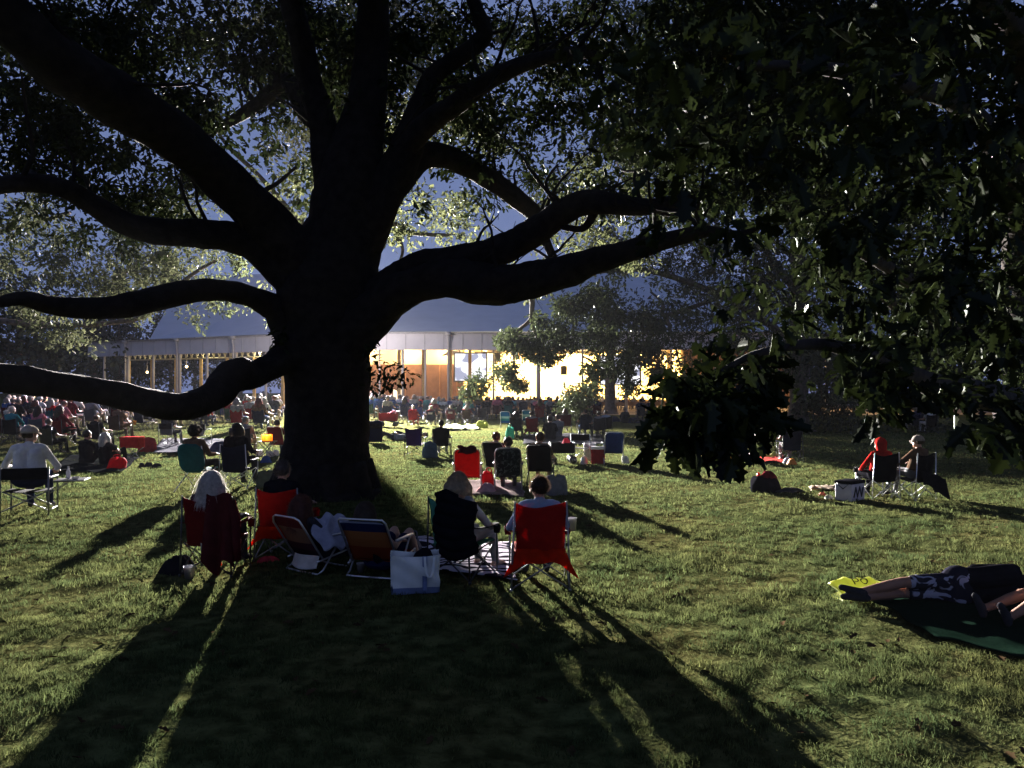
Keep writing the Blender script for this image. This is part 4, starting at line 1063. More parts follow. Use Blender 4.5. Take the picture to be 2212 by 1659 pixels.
def camp_chair(col, label, loc, rz, flap=False, group=None, frame=None, lod=0, trans=None, arm=None, scale=1.0):
    t = thing('camp_chair', label, 'chair', loc, rz, group); t.scale = (scale,)*3
    f = FAB(col) if isinstance(col, str) else col; fr = frame or BLKT
    inst(cached('qb', _quad_back), 'backrest', f, t); inst(cached('qs', _quad_seat), 'seat', f, t)
    if flap: inst(cached('qf', _quad_flap), 'seat_flap', flap if not isinstance(flap, bool) else f, t)
    for k in range(10): inst(cached('ql%d' % k, lambda: _quad_leg(k)), 'leg' if k < 4 else 'brace', fr, t)
    for s in (-1, 1):
        a = inst(cached('qa%d' % s, lambda: _quad_arm(s)), 'armrest', arm or f, t)
        if lod == 0: inst(cached('qc%d' % s, lambda: _quad_cup(s)), 'cup_holder', arm or f, a)
    return t
def director_chair(col, label, loc, rz, group=None, frame=None, table=False, panel=None):
    t = thing('director_chair', label, 'chair', loc, rz, group); fr = frame or STEEL; f = FAB(col)
    def back():
        mb = MB(); mb.sheet(lambda a, b: ((a-.5)*.60, -.25-.035*math.sin(PI*a), .66+.20*b), 12, 5, th=.008); return mb.mesh('back_band', 1)
    def seat():
        mb = MB(); mb.sheet(lambda a, b: ((a-.5)*.54, -.21+.42*b, .45-.03*math.sin(PI*a)), 10, 6, th=.008); return mb.mesh('seat', 1)
    inst(cached('db', back), 'back_band', f, t); inst(cached('ds', seat), 'seat', f, t)
    def side(s):
        mb = MB()
        mb.tube([(s*.29, -.25, .01), (s*.29, -.25, .87)], .012, 7); mb.tube([(s*.29, .24, .01), (s*.29, .24, .63), (s*.29, .20, .655), (s*.29, -.25, .655)], .012, 7)
        mb.tube([(s*.29, -.25, .10), (s*.29, .24, .10)], .010, 6); return mb.mesh('side_frame', 1)
    def xb(k):
        mb = MB(); y = -.2 if k < 2 else .2; s = 1 if k % 2 else -1; mb.tube([(s*.28, y, .10), (-s*.28, y, .45)], .011, 6); return mb.mesh('brace', 1)
    def arm(s):
        mb = MB(); mb.box((s*.29, -.02, .672), (.05, .44, .025), 0, None, .006); return mb.mesh('armrest', 1)
    for s in (-1, 1):
        inst(cached('dsf%d' % s, lambda: side(s)), 'side_frame', fr, t); inst(cached('da%d' % s, lambda: arm(s)), 'armrest', BLKT, t)
    for k in range(4): inst(cached('dx%d' % k, lambda: xb(k)), 'brace', fr, t)
    if panel:
        def pn():
            mb = MB(); mb.sheet(lambda a, b: ((a-.5)*(.56-.12*(1-b)), -.245+.02*math.sin(PI*a), .42+.26*b), 8, 4, th=.006); return mb.mesh('lower_panel', 1)
        inst(cached('dp', pn), 'lower_panel', FAB(panel), t)
    if table:
        mb = MB(); mb.box((.52, .0, .60), (.40, .44, .022), 0, None, .008); tt = mb.build('side_table', BLKT, t)
        for sy in (-.2, .2):
            mb = MB(); mb.tube([(.50, sy, .585), (.30, sy, .40)], .008, 5); mb.build('bracket', STEEL, tt)
    return t
def beach_chair(cols, label, loc, rz, group=None, frame=None, high=False, wide=.55, stripes=None, rounded=True, bar=False):
    """low sling chair; high=True is the recliner with the rounded frame around a padded back"""
    t = thing('beach_chair', label, 'chair', loc, rz, group); fr = frame or ALU; f = cols
    key = 'bh' if high else 'bl'; z0 = .34 if high else .17; zt = .98 if high else .72; yt = -.50 if high else -.56; w = wide/2
    def sling():
        mb = MB()
        def fn(a, b):
            x = (a-.5)*2; return (x*(w-.015), -.20+(yt+.03+.20)*b-.05*(1-x*x)*math.sin(PI*b), z0+.02+(zt-z0-.04)*b-(.03*b**4*abs(x)**6))
        mb.sheet(fn, 10, 14, th=.012 if high else .006); return mb.mesh('backrest', 1)
    def seat():
        mb = MB(); mb.sheet(lambda a, b: ((a-.5)*2*(w-.015), -.20+.48*b, z0+.02+.05*b-.05*math.sin(PI*b)), 8, 8, th=.012 if high else .006); return mb.mesh('seat', 1)
    def hoop():
        mb = MB(); r = .10
        pts = [(-w, -.20, z0), (-w, yt+.05, zt-r), (-w+.03, yt+.02, zt-.03), (-w+r, yt, zt), (w-r, yt, zt), (w-.03, yt+.02, zt-.03), (w, yt+.05, zt-r), (w, -.20, z0)]
        if bar: pts = [(-w, -.20, z0), (-w, yt+.02, zt-.03), (-w+.03, yt-.01, zt+.015), (w-.03, yt-.01, zt+.015), (w, yt+.02, zt-.03), (w, -.20, z0)]
        mb.tube(pts, .0125, 8); return mb.mesh('back_frame', 1)
    def legs(s):
        mb = MB(); mb.tube([(s*w, .30, z0+.08), (s*w, -.22, z0), (s*w, -.30, z0-.01)], .0125, 8)
        if high:
            mb.tube([(s*(w+.02), .16, .012), (s*(w+.02), -.12, z0+.22), (s*(w+.02), -.22, z0+.27)], .0125, 8); mb.tube([(s*(w+.02), -.36, .012), (s*(w+.02), .10, z0+.18)], .0125, 8)
        else: mb.tube([(s*(w+.02), .10, z0+.28), (s*(w+.02), -.22, .05), (s*(w+.02), -.30, .015), (0, -.32, .015)], .012, 8); mb.tube([(s*w, .30, z0+.08), (s*w, .20, .02), (0, .19, .015)], .012, 8)
        return mb.mesh('side_frame', 1)
    def arm(s):
        mb = MB(); mb.box((s*(w+.03), -.08, z0+.29), (.05, .46, .025), 0, None, .01); return mb.mesh('armrest', 1)
    kk = key+str(wide)+str(bar)
    bk = inst(cached(kk+'s', sling), 'backrest', f, t); inst(cached(kk+'t', seat), 'seat', f, t); inst(cached(kk+'h', hoop), 'back_frame', fr, t)
    for s in (-1, 1): inst(cached(kk+'l%d' % s, lambda: legs(s)), 'side_frame', fr, t); inst(cached(kk+'a%d' % s, lambda: arm(s)), 'armrest', BLKT if high else fr, t)
    return t
def curved_chair(col, label, loc, rz, group=None):
    """folding chair with one rounded fabric shell"""
    t = thing('folding_chair', label, 'chair', loc, rz, group)
    def shell():
        mb = MB()
        def fn(a, b):
            x = (a-.5)*2; w = .27*math.sqrt(max(1-max(abs(2*b-1)-.45, 0)**2*2.4, .05))
            return (x*w, -.16-.14*b-.05*(1-x*x), .36+.56*b)
        mb.sheet(fn, 12, 14, th=.012); return mb.mesh('backrest', 1)
    def seat():
        mb = MB(); mb.sheet(lambda a, b: ((a-.5)*.5, -.2+.46*b, .43-.03*math.sin(PI*b)), 8, 6, th=.012); return mb.mesh('seat', 1)
    def leg(s):
        mb = MB(); mb.tube([(s*.28, -.34, .01), (s*.25, .20, .44)], .011, 7); mb.tube([(s*.26, .28, .01), (s*.25, -.18, .46), (s*.245, -.28, .88)], .011, 7); return mb.mesh('leg', 1)
    inst(cached('cs', shell), 'backrest', FAB(col), t); inst(cached('ct', seat), 'seat', FAB(col), t)
    for s in (-1, 1): inst(cached('cl%d' % s, lambda: leg(s)), 'leg', ALU, t)
    return t
def plastic_cup(label, loc, r=.042, h=.11, mat=None, group=None):
    mb = MB(); mb.lathe([(.001, .004), (r*.74, .004), (r*.76, 0), (r, h), (r*1.06, h), (r*1.06, h-.006), (r*.93, h-.006), (r*.70, .01), (.001, .01)], (0, 0, 0), 18)
    return tag(mb.build('plastic_cup', mat or surf('white_plastic', (.70, .66, .68), rough=.35, var=.03, trans=.3), None, loc), label, 'cup', group)
def soft_bag(name, label, cat, loc, dims, mat, rz=0., seed=0, handle=True, group=None, parts=True):
    """slumped fabric bag: rounded, creased body with a strap"""
    t = thing(name, label, cat, loc, rz, group); rng = np.random.default_rng(seed); ph = rng.uniform(0, 6, 4)
    mb = MB()
    def fn(a, b):
        an = a*2*PI; e = .55
        cx = math.copysign(abs(math.cos(an))**e, math.cos(an)); sy = math.copysign(abs(math.sin(an))**e, math.sin(an))
        k = (1-.38*b**3)*(1+.05*math.sin(3*an+ph[0]+4*b)+.04*math.sin(5*an+ph[1]-5*b)); 
        if b > .96: k *= .2
        return (cx*dims[0]/2*k+.04*math.sin(ph[2])*b, sy*dims[1]/2*k, dims[2]*(b if b < .97 else .97)*(1+.07*math.sin(2*an+ph[3])))
    mb.sheet(fn, 24, 10); mb.build('bag_body', mat, t)
    if handle:
        mb = MB(); mb.tube(catmull([(-dims[0]*.2, 0, dims[2]*.92), (-dims[0]*.16, .02, dims[2]*1.14), (dims[0]*.14, .03, dims[2]*1.16), (dims[0]*.2, 0, dims[2]*.92)], 5), .011, 6); mb.build('strap', mat, t)
    return t
def cloth_heap(name, label, cat, loc, dims, mat, rz=0., seed=0, group=None):
    rng = np.random.default_rng(seed); ph = rng.uniform(0, 6, 8); mb = MB()
    def fn(a, b):
        an = a*2*PI; r = math.sin(b*PI/2)
        k = 1+.18*math.sin(2*an+ph[0])+.12*math.sin(3*an+ph[1])
        h = dims[2]*max(0, (1-r**2.2))*(1+.25*math.sin(4*an+ph[2]+5*r)*r)+.012*(1+math.sin(9*an+ph[3]))
        return (math.cos(an)*dims[0]/2*r*k, math.sin(an)*dims[1]/2*r*k, h)
    mb.sheet(fn, 28, 9); return tag(mb.build(name, mat, None, loc, rz), label, cat, group)
def blanket(label, corners, mat, name='blanket', group=None, amp=.02, n=26, seed=1, cat='blanket'):
    """cloth lying on the lawn between four ground points (near-left, near-right, far-right, far-left)"""
    rng = np.random.default_rng(seed); ph = rng.uniform(0, 6, 6); c = [Vector(q) for q in corners]; o = sum(c, Vector())/4; mb = MB()
    def fn(a, b):
        q = c[0].lerp(c[1], a).lerp(c[3].lerp(c[2], a), b)
        w = amp*(math.sin(a*17+ph[0]+6*b)*.5+math.sin(b*14+ph[1]-5*a)*.5+math.sin(a*31+b*23+ph[2])*.35)
        return (q.x-o.x+.03*math.sin(b*9+ph[3]), q.y-o.y+.03*math.sin(a*11+ph[4]), gzf(q.x, q.y)+.045+amp+w)
    mb.sheet(fn, n, n, th=.012); return tag(mb.build(name, mat, None, (o.x, o.y, 0)), label, cat, group)
def cooler(label, loc, rz, body, lid, dims=(.46, .32, .36), group=None, legs=0):
    t = thing('cooler', label, 'cooler', loc, rz, group); w, d, h = dims
    mb = MB(); mb.box((0, 0, legs+h*.42), (w, d, h*.84), 0, None, .02); mb.build('cooler_body', body, t)
    mb = MB(); mb.box((0, 0, legs+h*.925), (w*1.04, d*1.05, h*.15), 0, None, .02); mb.build('lid', lid, t)
    mb = MB(); mb.tube([(-w*.52, 0, legs+h*.6), (-w*.55, -d*.35, legs+h*.86), (-w*.55, d*.35, legs+h*.86), (-w*.52, 0, legs+h*.6)], .010, 6); mb.build('handle', BLKT, t)
    if legs:
        for sx in (-1, 1):
            mb = MB(); mb.tube([(sx*w*.45, -d*.45, .01), (-sx*w*.45, -d*.42, legs)], .012, 6); mb.tube([(sx*w*.45, d*.45, .01), (-sx*w*.45, d*.42, legs)], .012, 6); mb.build('leg', STEEL, t)
    return t
# ------------------------------------------------------------------ the group under the oak, nearest the viewer
def face(loc, tx=9., ty=126.): return math.atan2(-(tx-loc[0]), ty-loc[1])
def hero(label, J, loc, rz, mats, style, hc, n=900, length=.28, fat=1.0, sleeve=1.0, shorts=False, vox=.0095, hfat=1.0, bare=False, scale=1.0, w=.005, cap=None, seed=2, hoodm=None):
    L, Rm = body_prims(J, fat, sleeve, shorts, barefoot=bare)
    if hoodm is not None:
        c = J['head']; L += [(c+V3(0, -.045, .03), c+V3(0, -.03, .04), .118, .112, SHIRT), (c+V3(0, -.06, -.09), c+V3(0, -.05, 0), .10, .112, SHIRT)]
    if J['pelvis'][2] > .45: loc = Vector(loc)+Matrix.Rotation(rz, 3, 'Z') @ Vector((0, .065*scale, 0))
    t = thing('person', label, 'person', loc, rz); t.scale = (scale,)*3
    inst(grow(L, vox), 'body', mats, t)
    if style: inst(hair_mesh(J['head'], Rm, style, n, seed, length=length, fat=hfat, w=w), 'hair', hairmat(hc), t)
    if cap: inst(cap_mesh(J['head'], Rm, .108), 'cap', cap, t)
    return t
RED = fabric('chair_red', (.32, .013, .010), .28); RED_LIT = fabric('flap_red', (.70, .050, .014), .72); DRED = fabric('chair_dark_red', (.10, .007, .007), .15)  # flap colour brightened for lamplight coming through the red fabric
GREENF = fabric('chair_green', (.10, .33, .22), .40)
# 1 white-haired woman
c = GG(468, 1236); rz = R(-4)
camp_chair(DRED, 'dark red camp chair of the white-blonde woman, a maroon jacket over its corner', c, rz, frame=BLKT)
hero('woman with long white-blonde hair, dark top, seated in dark red camp chair', pose_quad(.02), c, rz, mats5('charcoal', 'charcoal'), 'long', 'white', 3200, .27, hfat=1.7, seed=4)
t = thing('jacket', 'maroon jacket draped over the right corner of the dark red chair', 'jacket', c, rz)
mb = MB(); mb.sheet(lambda a, b: (.04+.30*a+.05*b*(a-.3), -.335-.05*math.sin(a*9+b)*(.3+b)-.06*b, 1.0-.02*math.sin(a*6)-.86*b*(1-.10*math.cos(a*8))), 22, 16, th=.014)
mb.build('jacket_cloth', cloth('jacket_maroon', (.055, .010, .012)), t)
mb = MB(); mb.tube([(.33, -.33, .92), (.40, -.36, .7), (.41, -.37, .45), (.42, -.36, .22)], [.05, .055, .05, .045], 10); mb.build('sleeve', cloth('jacket_maroon', (.055, .010, .012)), t)
mb = MB(); mb.sheet(lambda a, b: ((a-.45)*.20, -.10+.02*math.sin(a*6), .36-.24*b+.02*math.sin(a*5)), 8, 6, th=.006)
tag(mb.build('cloth_bag', RED_LIT, None, c, rz), 'lamp-lit orange-red chair fabric hanging below the dark red chair seat', 'bag')  # stands for lit chair fabric, the lamplight is in its colour
mb = MB(); mb.sheet(lambda a, b: ((a-.45)*.16, -.27+.01*math.sin(a*6), .44-.13*b), 6, 5, th=.004)
tag(mb.build('paper_sheet', surf('grey_paper', (.30, .28, .27), rough=.8), None, c, rz), 'grey folded paper tucked under the dark red chair back', 'paper')
plastic_cup('white plastic tub on the lawn left of the dark red chair', GG(409, 1249), .066, .145)
cloth_heap('soft_bag', 'flat black bag slumped on the grass behind the white tub', 'bag', GG(385, 1236), (.5, .36, .19), cloth('bag_black', CL['black']), .3, 5)
# 2 red chair with bright flap
c = GG(618, 1204); rz = R(-6)
camp_chair(RED, 'tall red camp chair with glowing orange flap, second from left under the oak', c, rz, flap=RED_LIT, frame=STEEL)
hero('person with short brown-grey hair in the tall red chair before the trunk', pose_quad(0, h=.05), c, rz, mats5('black', 'navy'), 'short', 'ash', 1500, seed=6)
cloth_heap('sandal', 'red sandal lying on the grass under the tall red chair', 'shoe', GG(577, 1217), (.24, .10, .06), cloth('sandal_red', (.40, .05, .06)), .5, 2)
# 3 low striped beach chair, long dark hair
def stripes(name, cols, sc=1.0):
    m, nt, out = newmat(name); N, L = nt.nodes, nt.links
    tc = N.new('ShaderNodeTexCoord'); sp = N.new('ShaderNodeSeparateXYZ'); L.new(tc.outputs['Object'], sp.inputs[0])
    mu = N.new('ShaderNodeMath'); mu.operation = 'MULTIPLY_ADD'; mu.inputs[1].default_value = sc; mu.inputs[2].default_value = -.1; L.new(sp.outputs['Z'], mu.inputs[0])
    rp = N.new('ShaderNodeValToRGB'); rp.color_ramp.interpolation = 'CONSTANT'
    el = rp.color_ramp.elements
    while len(el) < len(cols): el.new(.5)
    for k, cc in enumerate(cols): el[k].position = k/len(cols); el[k].color = lin(cc)
    L.new(mu.outputs[0], rp.inputs['Fac'])
    df = N.new('ShaderNodeBsdfDiffuse'); tr = N.new('ShaderNodeBsdfTranslucent'); mx = N.new('ShaderNodeMixShader'); mx.inputs[0].default_value = .4
    L.new(rp.outputs[0], df.inputs[0]); L.new(rp.outputs[0], tr.inputs[0]); L.new(df.outputs[0], mx.inputs[1]); L.new(tr.outputs[0], mx.inputs[2]); L.new(mx.outputs[0], out.inputs[0])
    return m
ST1 = stripes('beach_stripe', [(.05, .03, .04), (.05, .03, .04), (.10, .04, .05), (.30, .16, .10), (.30, .16, .10), (.16, .03, .03), (.24, .04, .04), (.24, .04, .04)], 1.25)
ST2 = stripes('beach_stripe_orange', [(.20, .04, .02), (.26, .05, .02), (.26, .05, .02), (.34, .12, .04), (.36, .14, .05), (.02, .03, .09), (.28, .30, .38), (.02, .03, .09)], 1.25)
c = GG(694, 1226); rz = R(-36)
beach_chair(ST1, 'low striped beach chair with bright tube frame, turned right before the trunk', c, rz)
hero('woman with long dark auburn hair reclining in low striped beach chair', pose_low((R(-10), 0, 0)), c, rz, mats5('charcoal', 'charcoal'), 'long', 'auburn', 1800, .30, hfat=1.1, seed=8)
TOW = cloth('towel_grey_blue', (.30, .31, .40))
mb = MB()
mb.sheet(lambda a, b: (.14+.26*a+.03*math.sin(b*7), -.34+.72*b+.05*math.sin(a*8), .64-.10*b+.10*math.sin(b*3.1)*(1-a)-.30*a**1.6+.03*math.sin(b*19+a*4)), 16, 24, th=.016)
tag(mb.build('towel', TOW, None, c, rz), 'grey-blue towel spread over lap and right arm of the low striped chair', 'towel')
mb = MB(); mb.sheet(lambda a, b: ((a-.5)*.42+.05, -.27-.03*math.sin(a*5)-.05*b, .22-.17*b*(.8+.2*math.sin(a*3))), 14, 8, th=.01)
tag(mb.build('towel', cloth('towel_white', (.45, .43, .40)), None, c, rz), 'off-white towel hanging below the seat of the low striped chair', 'towel')
plastic_cup('white plastic cup on the grass between the two striped beach chairs', GG(779, 1238), .05, .115)
# 4 low orange striped chair
c = GG(826, 1240); rz = R(-16)
beach_chair(ST2, 'low orange and blue striped beach chair with a bright top bar', c, rz, bar=True, wide=.60)
hero('person with tied brown hair and bare knees raised in the orange striped chair', pose_low(), c+Vector((0, 0, -.06)), rz+R(-14), mats5('black', 'navy'), 'bob', 'brown', 1100, .24, hfat=.6, sleeve=0, shorts=True, seed=9)
soft_bag('backpack', 'small round grey backpack between striped chair and canvas tote', 'backpack', GG(890, 1216), (.33, .24, .34), cloth('pack_grey', (.12, .12, .14)), -.2, 3)
# canvas tote
m, nt, out = newmat('canvas_tote'); N, L = nt.nodes, nt.links
tc = N.new('ShaderNodeTexCoord'); sp = N.new('ShaderNodeSeparateXYZ'); L.new(tc.outputs['Object'], sp.inputs[0])
mp = N.new('ShaderNodeMath'); mp.operation = 'LESS_THAN'; mp.inputs[1].default_value = .075; L.new(sp.outputs['Z'], mp.inputs[0])
nz = N.new('ShaderNodeTexNoise'); nz.inputs['Scale'].default_value = 9; nz.inputs['Detail'].default_value = 6; L.new(tc.outputs['Object'], nz.inputs['Vector'])
rp = N.new('ShaderNodeValToRGB'); rp.color_ramp.elements[0].color = (.50, .54, .55, 1); rp.color_ramp.elements[1].color = (.68, .70, .68, 1); L.new(nz.outputs['Fac'], rp.inputs[0])
mx = N.new('ShaderNodeMix'); mx.data_type = 'RGBA'; L.new(mp.outputs[0], mx.inputs[0]); L.new(rp.outputs[0], mx.inputs[6]); mx.inputs[7].default_value = (.12, .16, .28, 1)
bs = N.new('ShaderNodeBsdfPrincipled'); bs.inputs['Roughness'].default_value = .9; L.new(mx.outputs[2], bs.inputs['Base Color']); L.new(bs.outputs[0], out.inputs[0])
TOTE = m
c = GG(897, 1283); t = thing('tote_bag', 'big white canvas tote with blue base and strap standing open on the grass', 'tote bag', c, R(8))
mb = MB()
def tote(a, b):
    an = a*4; k = int(an) % 4; f = an-int(an); w0, d0 = .25+.012*b, .10+.03*b
    P4 = [(-w0, -d0), (w0, -d0*(1+.3*b)), (w0, d0), (-w0, d0)]; p0, p1 = P4[k], P4[(k+1) % 4]
    x = p0[0]+(p1[0]-p0[0])*f; y = p0[1]+(p1[1]-p0[1])*f
    wr = .012*math.sin(a*23+b*7)+.010*math.sin(b*13+a*41)
    return (x+wr*.6, y-wr-.03*math.sin(PI*f)*math.sin(PI*b)*(1 if k == 0 else -.3), .43*b*(1-.05*math.sin(PI*f)*(b > .9))+.004)
mb.sheet(tote, 48, 14, th=-.006); mb.add([(-.25, -.10, .012), (.25, -.10, .012), (.25, .10, .012), (-.25, .10, .012)], [(0, 1, 2, 3)]); mb.build('bag_body', TOTE, t)
BLUEST = cloth('strap_blue', (.13, .17, .30))
for xx in (.10,):
    mb = MB(); mb.sheet(lambda a, b: (xx+(a-.5)*.05, -.142-.012*math.sin(b*3)-.018*b, .02+.40*b), 3, 10, th=.006); mb.build('strap', BLUEST, t)
mb = MB(); mb.sheet(lambda a, b: (.10+.10*(1-math.cos(PI*b))/1.0*.5+(a-.5)*.03, -.19-.02*math.sin(PI*b), .42-.22*math.sin(PI*b)), 3, 16, th=.006); mb.build('handle', TOTE, t)
cloth_heap('folded_cloth', 'dark cloth poking out of the canvas tote', 'cloth', c+Vector((.1, .02, .33)), (.26, .16, .13), cloth('bag_black', CL['black']), .2, 7)
# zebra blanket
m, nt, out = newmat('zebra_cloth'); N, L = nt.nodes, nt.links
tc = N.new('ShaderNodeTexCoord'); wv = N.new('ShaderNodeTexWave'); wv.inputs['Scale'].default_value = 1.5; wv.inputs['Distortion'].default_value = 12; wv.inputs['Detail'].default_value = 2; wv.inputs['Detail Scale'].default_value = 1.1; wv.bands_direction = 'Y'
L.new(tc.outputs['Object'], wv.inputs['Vector']); rp = mixc(wv.outputs['Fac'], (.02, .018, .025), (.62, .56, .64), .42, .5)
df = N.new('ShaderNodeBsdfDiffuse'); L.new(rp.outputs[0], df.inputs[0]); L.new(df.outputs[0], out.inputs[0])
blanket('black and white wavy patterned blanket under the green and red chairs', [GG(905, 1232), GG(1120, 1262), GG(1102, 1178), GG(885, 1166)], m, seed=3, amp=.012)
# 5 green chair, woman with dark coat
c = GG(1000, 1246); rz = R(-33)
camp_chair(GREENF, 'green camp chair with black frame, a black coat covering its back', c, rz, frame=BLKT, arm=FAB('black'))
hero('woman with light reddish hair and pale sleeves seated in the green camp chair', pose_quad(-.02, (-.29, .0, .66, -.20, .24, .56), (.30, .02, .64, .20, .26, .56)), c, rz, mats5('grey', 'grey'), 'bob', 'blond', 2600, .30, hfat=1.8, seed=12, bare=True)
t = thing('coat', 'black quilted coat hung over the back of the green chair', 'coat', c, rz)
mb = MB()
def coat(a, b):
    x = -.09+.49*a; top = 1.03-.20*max(a-.45, 0)**1.2-.30*max(.22-a, 0)
    return (x*(1+.04*b)+.015*math.sin(b*9), -.36-.055*math.sin(PI*a)-.05*math.sin(PI*b)-.012*math.sin(b*34)+.30*max(a-.78, 0)*1.3, top+(.30+.10*(2*a-1)**2-top)*b)
mb.sheet(coat, 24, 34, th=.03); mb.build('coat_body', cloth('coat_black', (.008, .008, .010)), t)
mb = MB(); mb.tube([(-.14, -.34, 1.0), (0, -.33, 1.035), (.16, -.33, 1.0)], [.03, .045, .03], 10); mb.build('collar', cloth('coat_black', (.008, .008, .010)), t)
# 6 red chair, man with cup
c = GG(1164, 1266); rz = R(2)
camp_chair(RED, 'red camp chair with wide drooping flap and bright legs, rightmost of the near group', c, rz, flap=RED_LIT, frame=STEEL, scale=1.03, arm=DRED)
hero('man with short brown hair and grey-blue shirt in the red chair at right', pose_quad(0, (-.33, -.08, .66, -.30, .16, .64), (.31, -.08, .68, .33, .14, .66)), c, rz, mats5('pale_blue', 'navy'), 'short', 'brown', 1600, fat=1.08, seed=15)
q = c+Matrix.Rotation(rz, 3, 'Z') @ Vector((.41, .24, .575))
plastic_cup('white plastic cup in the cup holder of the man in the red chair', q, .054, .15)
# ------------------------------------------------------------------ people lying at the right edge
c = GG(2068, 1316)
blanket('dark green blanket under the people lying at the right edge', [GG(2020, 1385), GG(2420, 1480), GG(2330, 1268), GG(1884, 1302)], surf('blanket_green', (.006, .015, .010), rough=.95, var=.2, scale=30, spec=0.), seed=5, amp=.010)
J = dict(pelvis=V3(0, 0, .165), chest=V3(-.02, -.42, .20), neck=V3(0, -.60, .22), head=V3(.04, -.74, .22), shl=V3(.02, -.5, .09), shr=V3(-.03, -.48, .34), hipax=V3(0, 0, 1),
         ell=V3(.28, -.55, .08), wrl=V3(.34, -.78, .10), elr=V3(.12, -.22, .32), wrr=V3(.30, -.05, .12), hpl=V3(0, .03, .10), hpr=V3(-.01, .03, .225),
         knl=V3(.12, .44, .08), knr=V3(.06, .46, .20), anl=V3(-.02, .84, .07), anr=V3(.0, .86, .125), tol=V3(.07, .97, .06), tor=V3(.09, .98, .15), look=(R(-90), 0, 0), sole=V3(-.3, .6, 0))
m, nt, out = newmat('camo_print'); N, L = nt.nodes, nt.links
tc = N.new('ShaderNodeTexCoord'); nz = N.new('ShaderNodeTexNoise'); nz.inputs['Scale'].default_value = 7; nz.inputs['Detail'].default_value = 2; nz.inputs['Distortion'].default_value = 1.2; L.new(tc.outputs['Object'], nz.inputs['Vector'])
rp = mixc(nz.outputs['Fac'], (.02, .02, .03), (.30, .30, .38), .56, .60); df = N.new('ShaderNodeBsdfDiffuse'); L.new(rp.outputs[0], df.inputs[0]); L.new(df.outputs[0], out.inputs[0])
c = Vector((4.60, 7.95, gzf(4.6, 7.95)+.04))
SKIND = surf('dimmed_skin', (.24, .13, .09), rough=.6, var=.12, scale=6, spec=.15)  # skin colour darkened to tone down the grazing lamplight
hero('person lying on their side in black top, patterned shorts and dark trainers', J, c, R(93), [SKIND, shirt('black'), m, SHOEM, DARKF], 'short', 'dark', 300, shorts=True, scale=1.0, seed=3).scale = (1.0, 1.2, 1.0)
c = Vector((5.32, 7.2, gzf(5.32, 7.2)+.04))
hero('person with bare shins lying half out of view at the right edge', pose_lying(), c, R(86), mats5('black', 'black', skin=SKIND), 'short', 'dark', 200, shorts=True, vox=.012, seed=5)
# yellow bag with printed letters (upside down from here)
m = surf('yellow_plastic', (.70, .74, .20), rough=.4, var=.08, scale=3, trans=.6, spec=.3)
c = GG(1866, 1297); t = thing('plastic_bag', 'lime yellow plastic bag with dark letters lying behind the trainers', 'bag', c, R(-4))
def ybag(a, b):
    x = (a-.5)*.62*(1-.25*(1-b)*abs(2*a-1)**3); return Vector((x, -.08+.26*b, .03+.17*b**.8*(1-.35*abs(2*a-1)**2)+.012*math.sin(a*13+b*5)+.008*math.sin(a*29)))
mb = MB(); mb.sheet(ybag, 26, 12, th=.004); mb.sheet(lambda a, b: ybag(a, b)*1.0+Vector((0, .03+.05*b, -.03-.14*b**.8)), 20, 8); bagb = mb.build('bag_body', m, t)
cu = bpy.data.curves.new('txt', 'FONT'); cu.body = 'od'; cu.size = .17; cu.extrude = .0; tob = bpy.data.objects.new('txt', cu); COL.objects.link(tob)
tm = bpy.data.meshes.new_from_object(tob.evaluated_get(bpy.context.evaluated_depsgraph_get())); bpy.data.objects.remove(tob)
bm = bmesh.new(); bm.from_mesh(tm); bmesh.ops.subdivide_edges(bm, edges=bm.edges[:], cuts=1); 
for vv in bm.verts:
    a = .66-vv.co.x/.62; b = .98-vv.co.y/.30; q = ybag(min(max(a, 0), 1), min(max(b, 0), 1)); vv.co = q+Vector((0, -.008, .006))
bm.to_mesh(tm); bm.free(); tm.materials.clear(); tm.materials.append(None); tm.name = 'lettering'
o = inst(tm, 'lettering', surf('olive_ink', (.05, .06, .02), rough=.6), t)
# ------------------------------------------------------------------ traced people and gear of the middle distance
def at(u, v, fz=0.0):
    p = GG(u, v); return p
def seat_row(u, vg, chair, ccol, pose, sh, tr, style, hc, plabel, clabel, turn=0., group=None, scale=1.0, **kw):
    p = at(u, vg-3); rz = face(p)*.8+R(turn)
    SC_LAST = None
    if chair == 'camp': SC_LAST = camp_chair(ccol, clabel, p, rz, group=group, lod=1, **kw)
    elif chair == 'dir': director_chair(ccol, clabel, p, rz, group=group, **kw)
    elif chair == 'curve': curved_chair(ccol, clabel, p, rz, group=group).scale = (scale,)*3
    elif chair == 'high': beach_chair(FAB(ccol) if isinstance(ccol, str) else ccol, clabel, p, rz, group=group, high=True, **kw)
    elif chair == 'low': beach_chair(FAB(ccol) if isinstance(ccol, str) else ccol, clabel, p, rz, group=group, **kw)
    if chair == 'camp' and scale > 1: SC_LAST.scale = (1+(scale-1)*.3,)*3
    if pose:
        q = p.copy()
        if chair == 'high': q += Matrix.Rotation(rz, 3, 'Z') @ Vector((0, -.05, -.05))
        if chair in ('dir', 'curve'): q.z += .04
        person(pose, style, sh, tr, hc, q, rz, plabel, group=None, scale=scale)
    return p, rz
S = seat_row
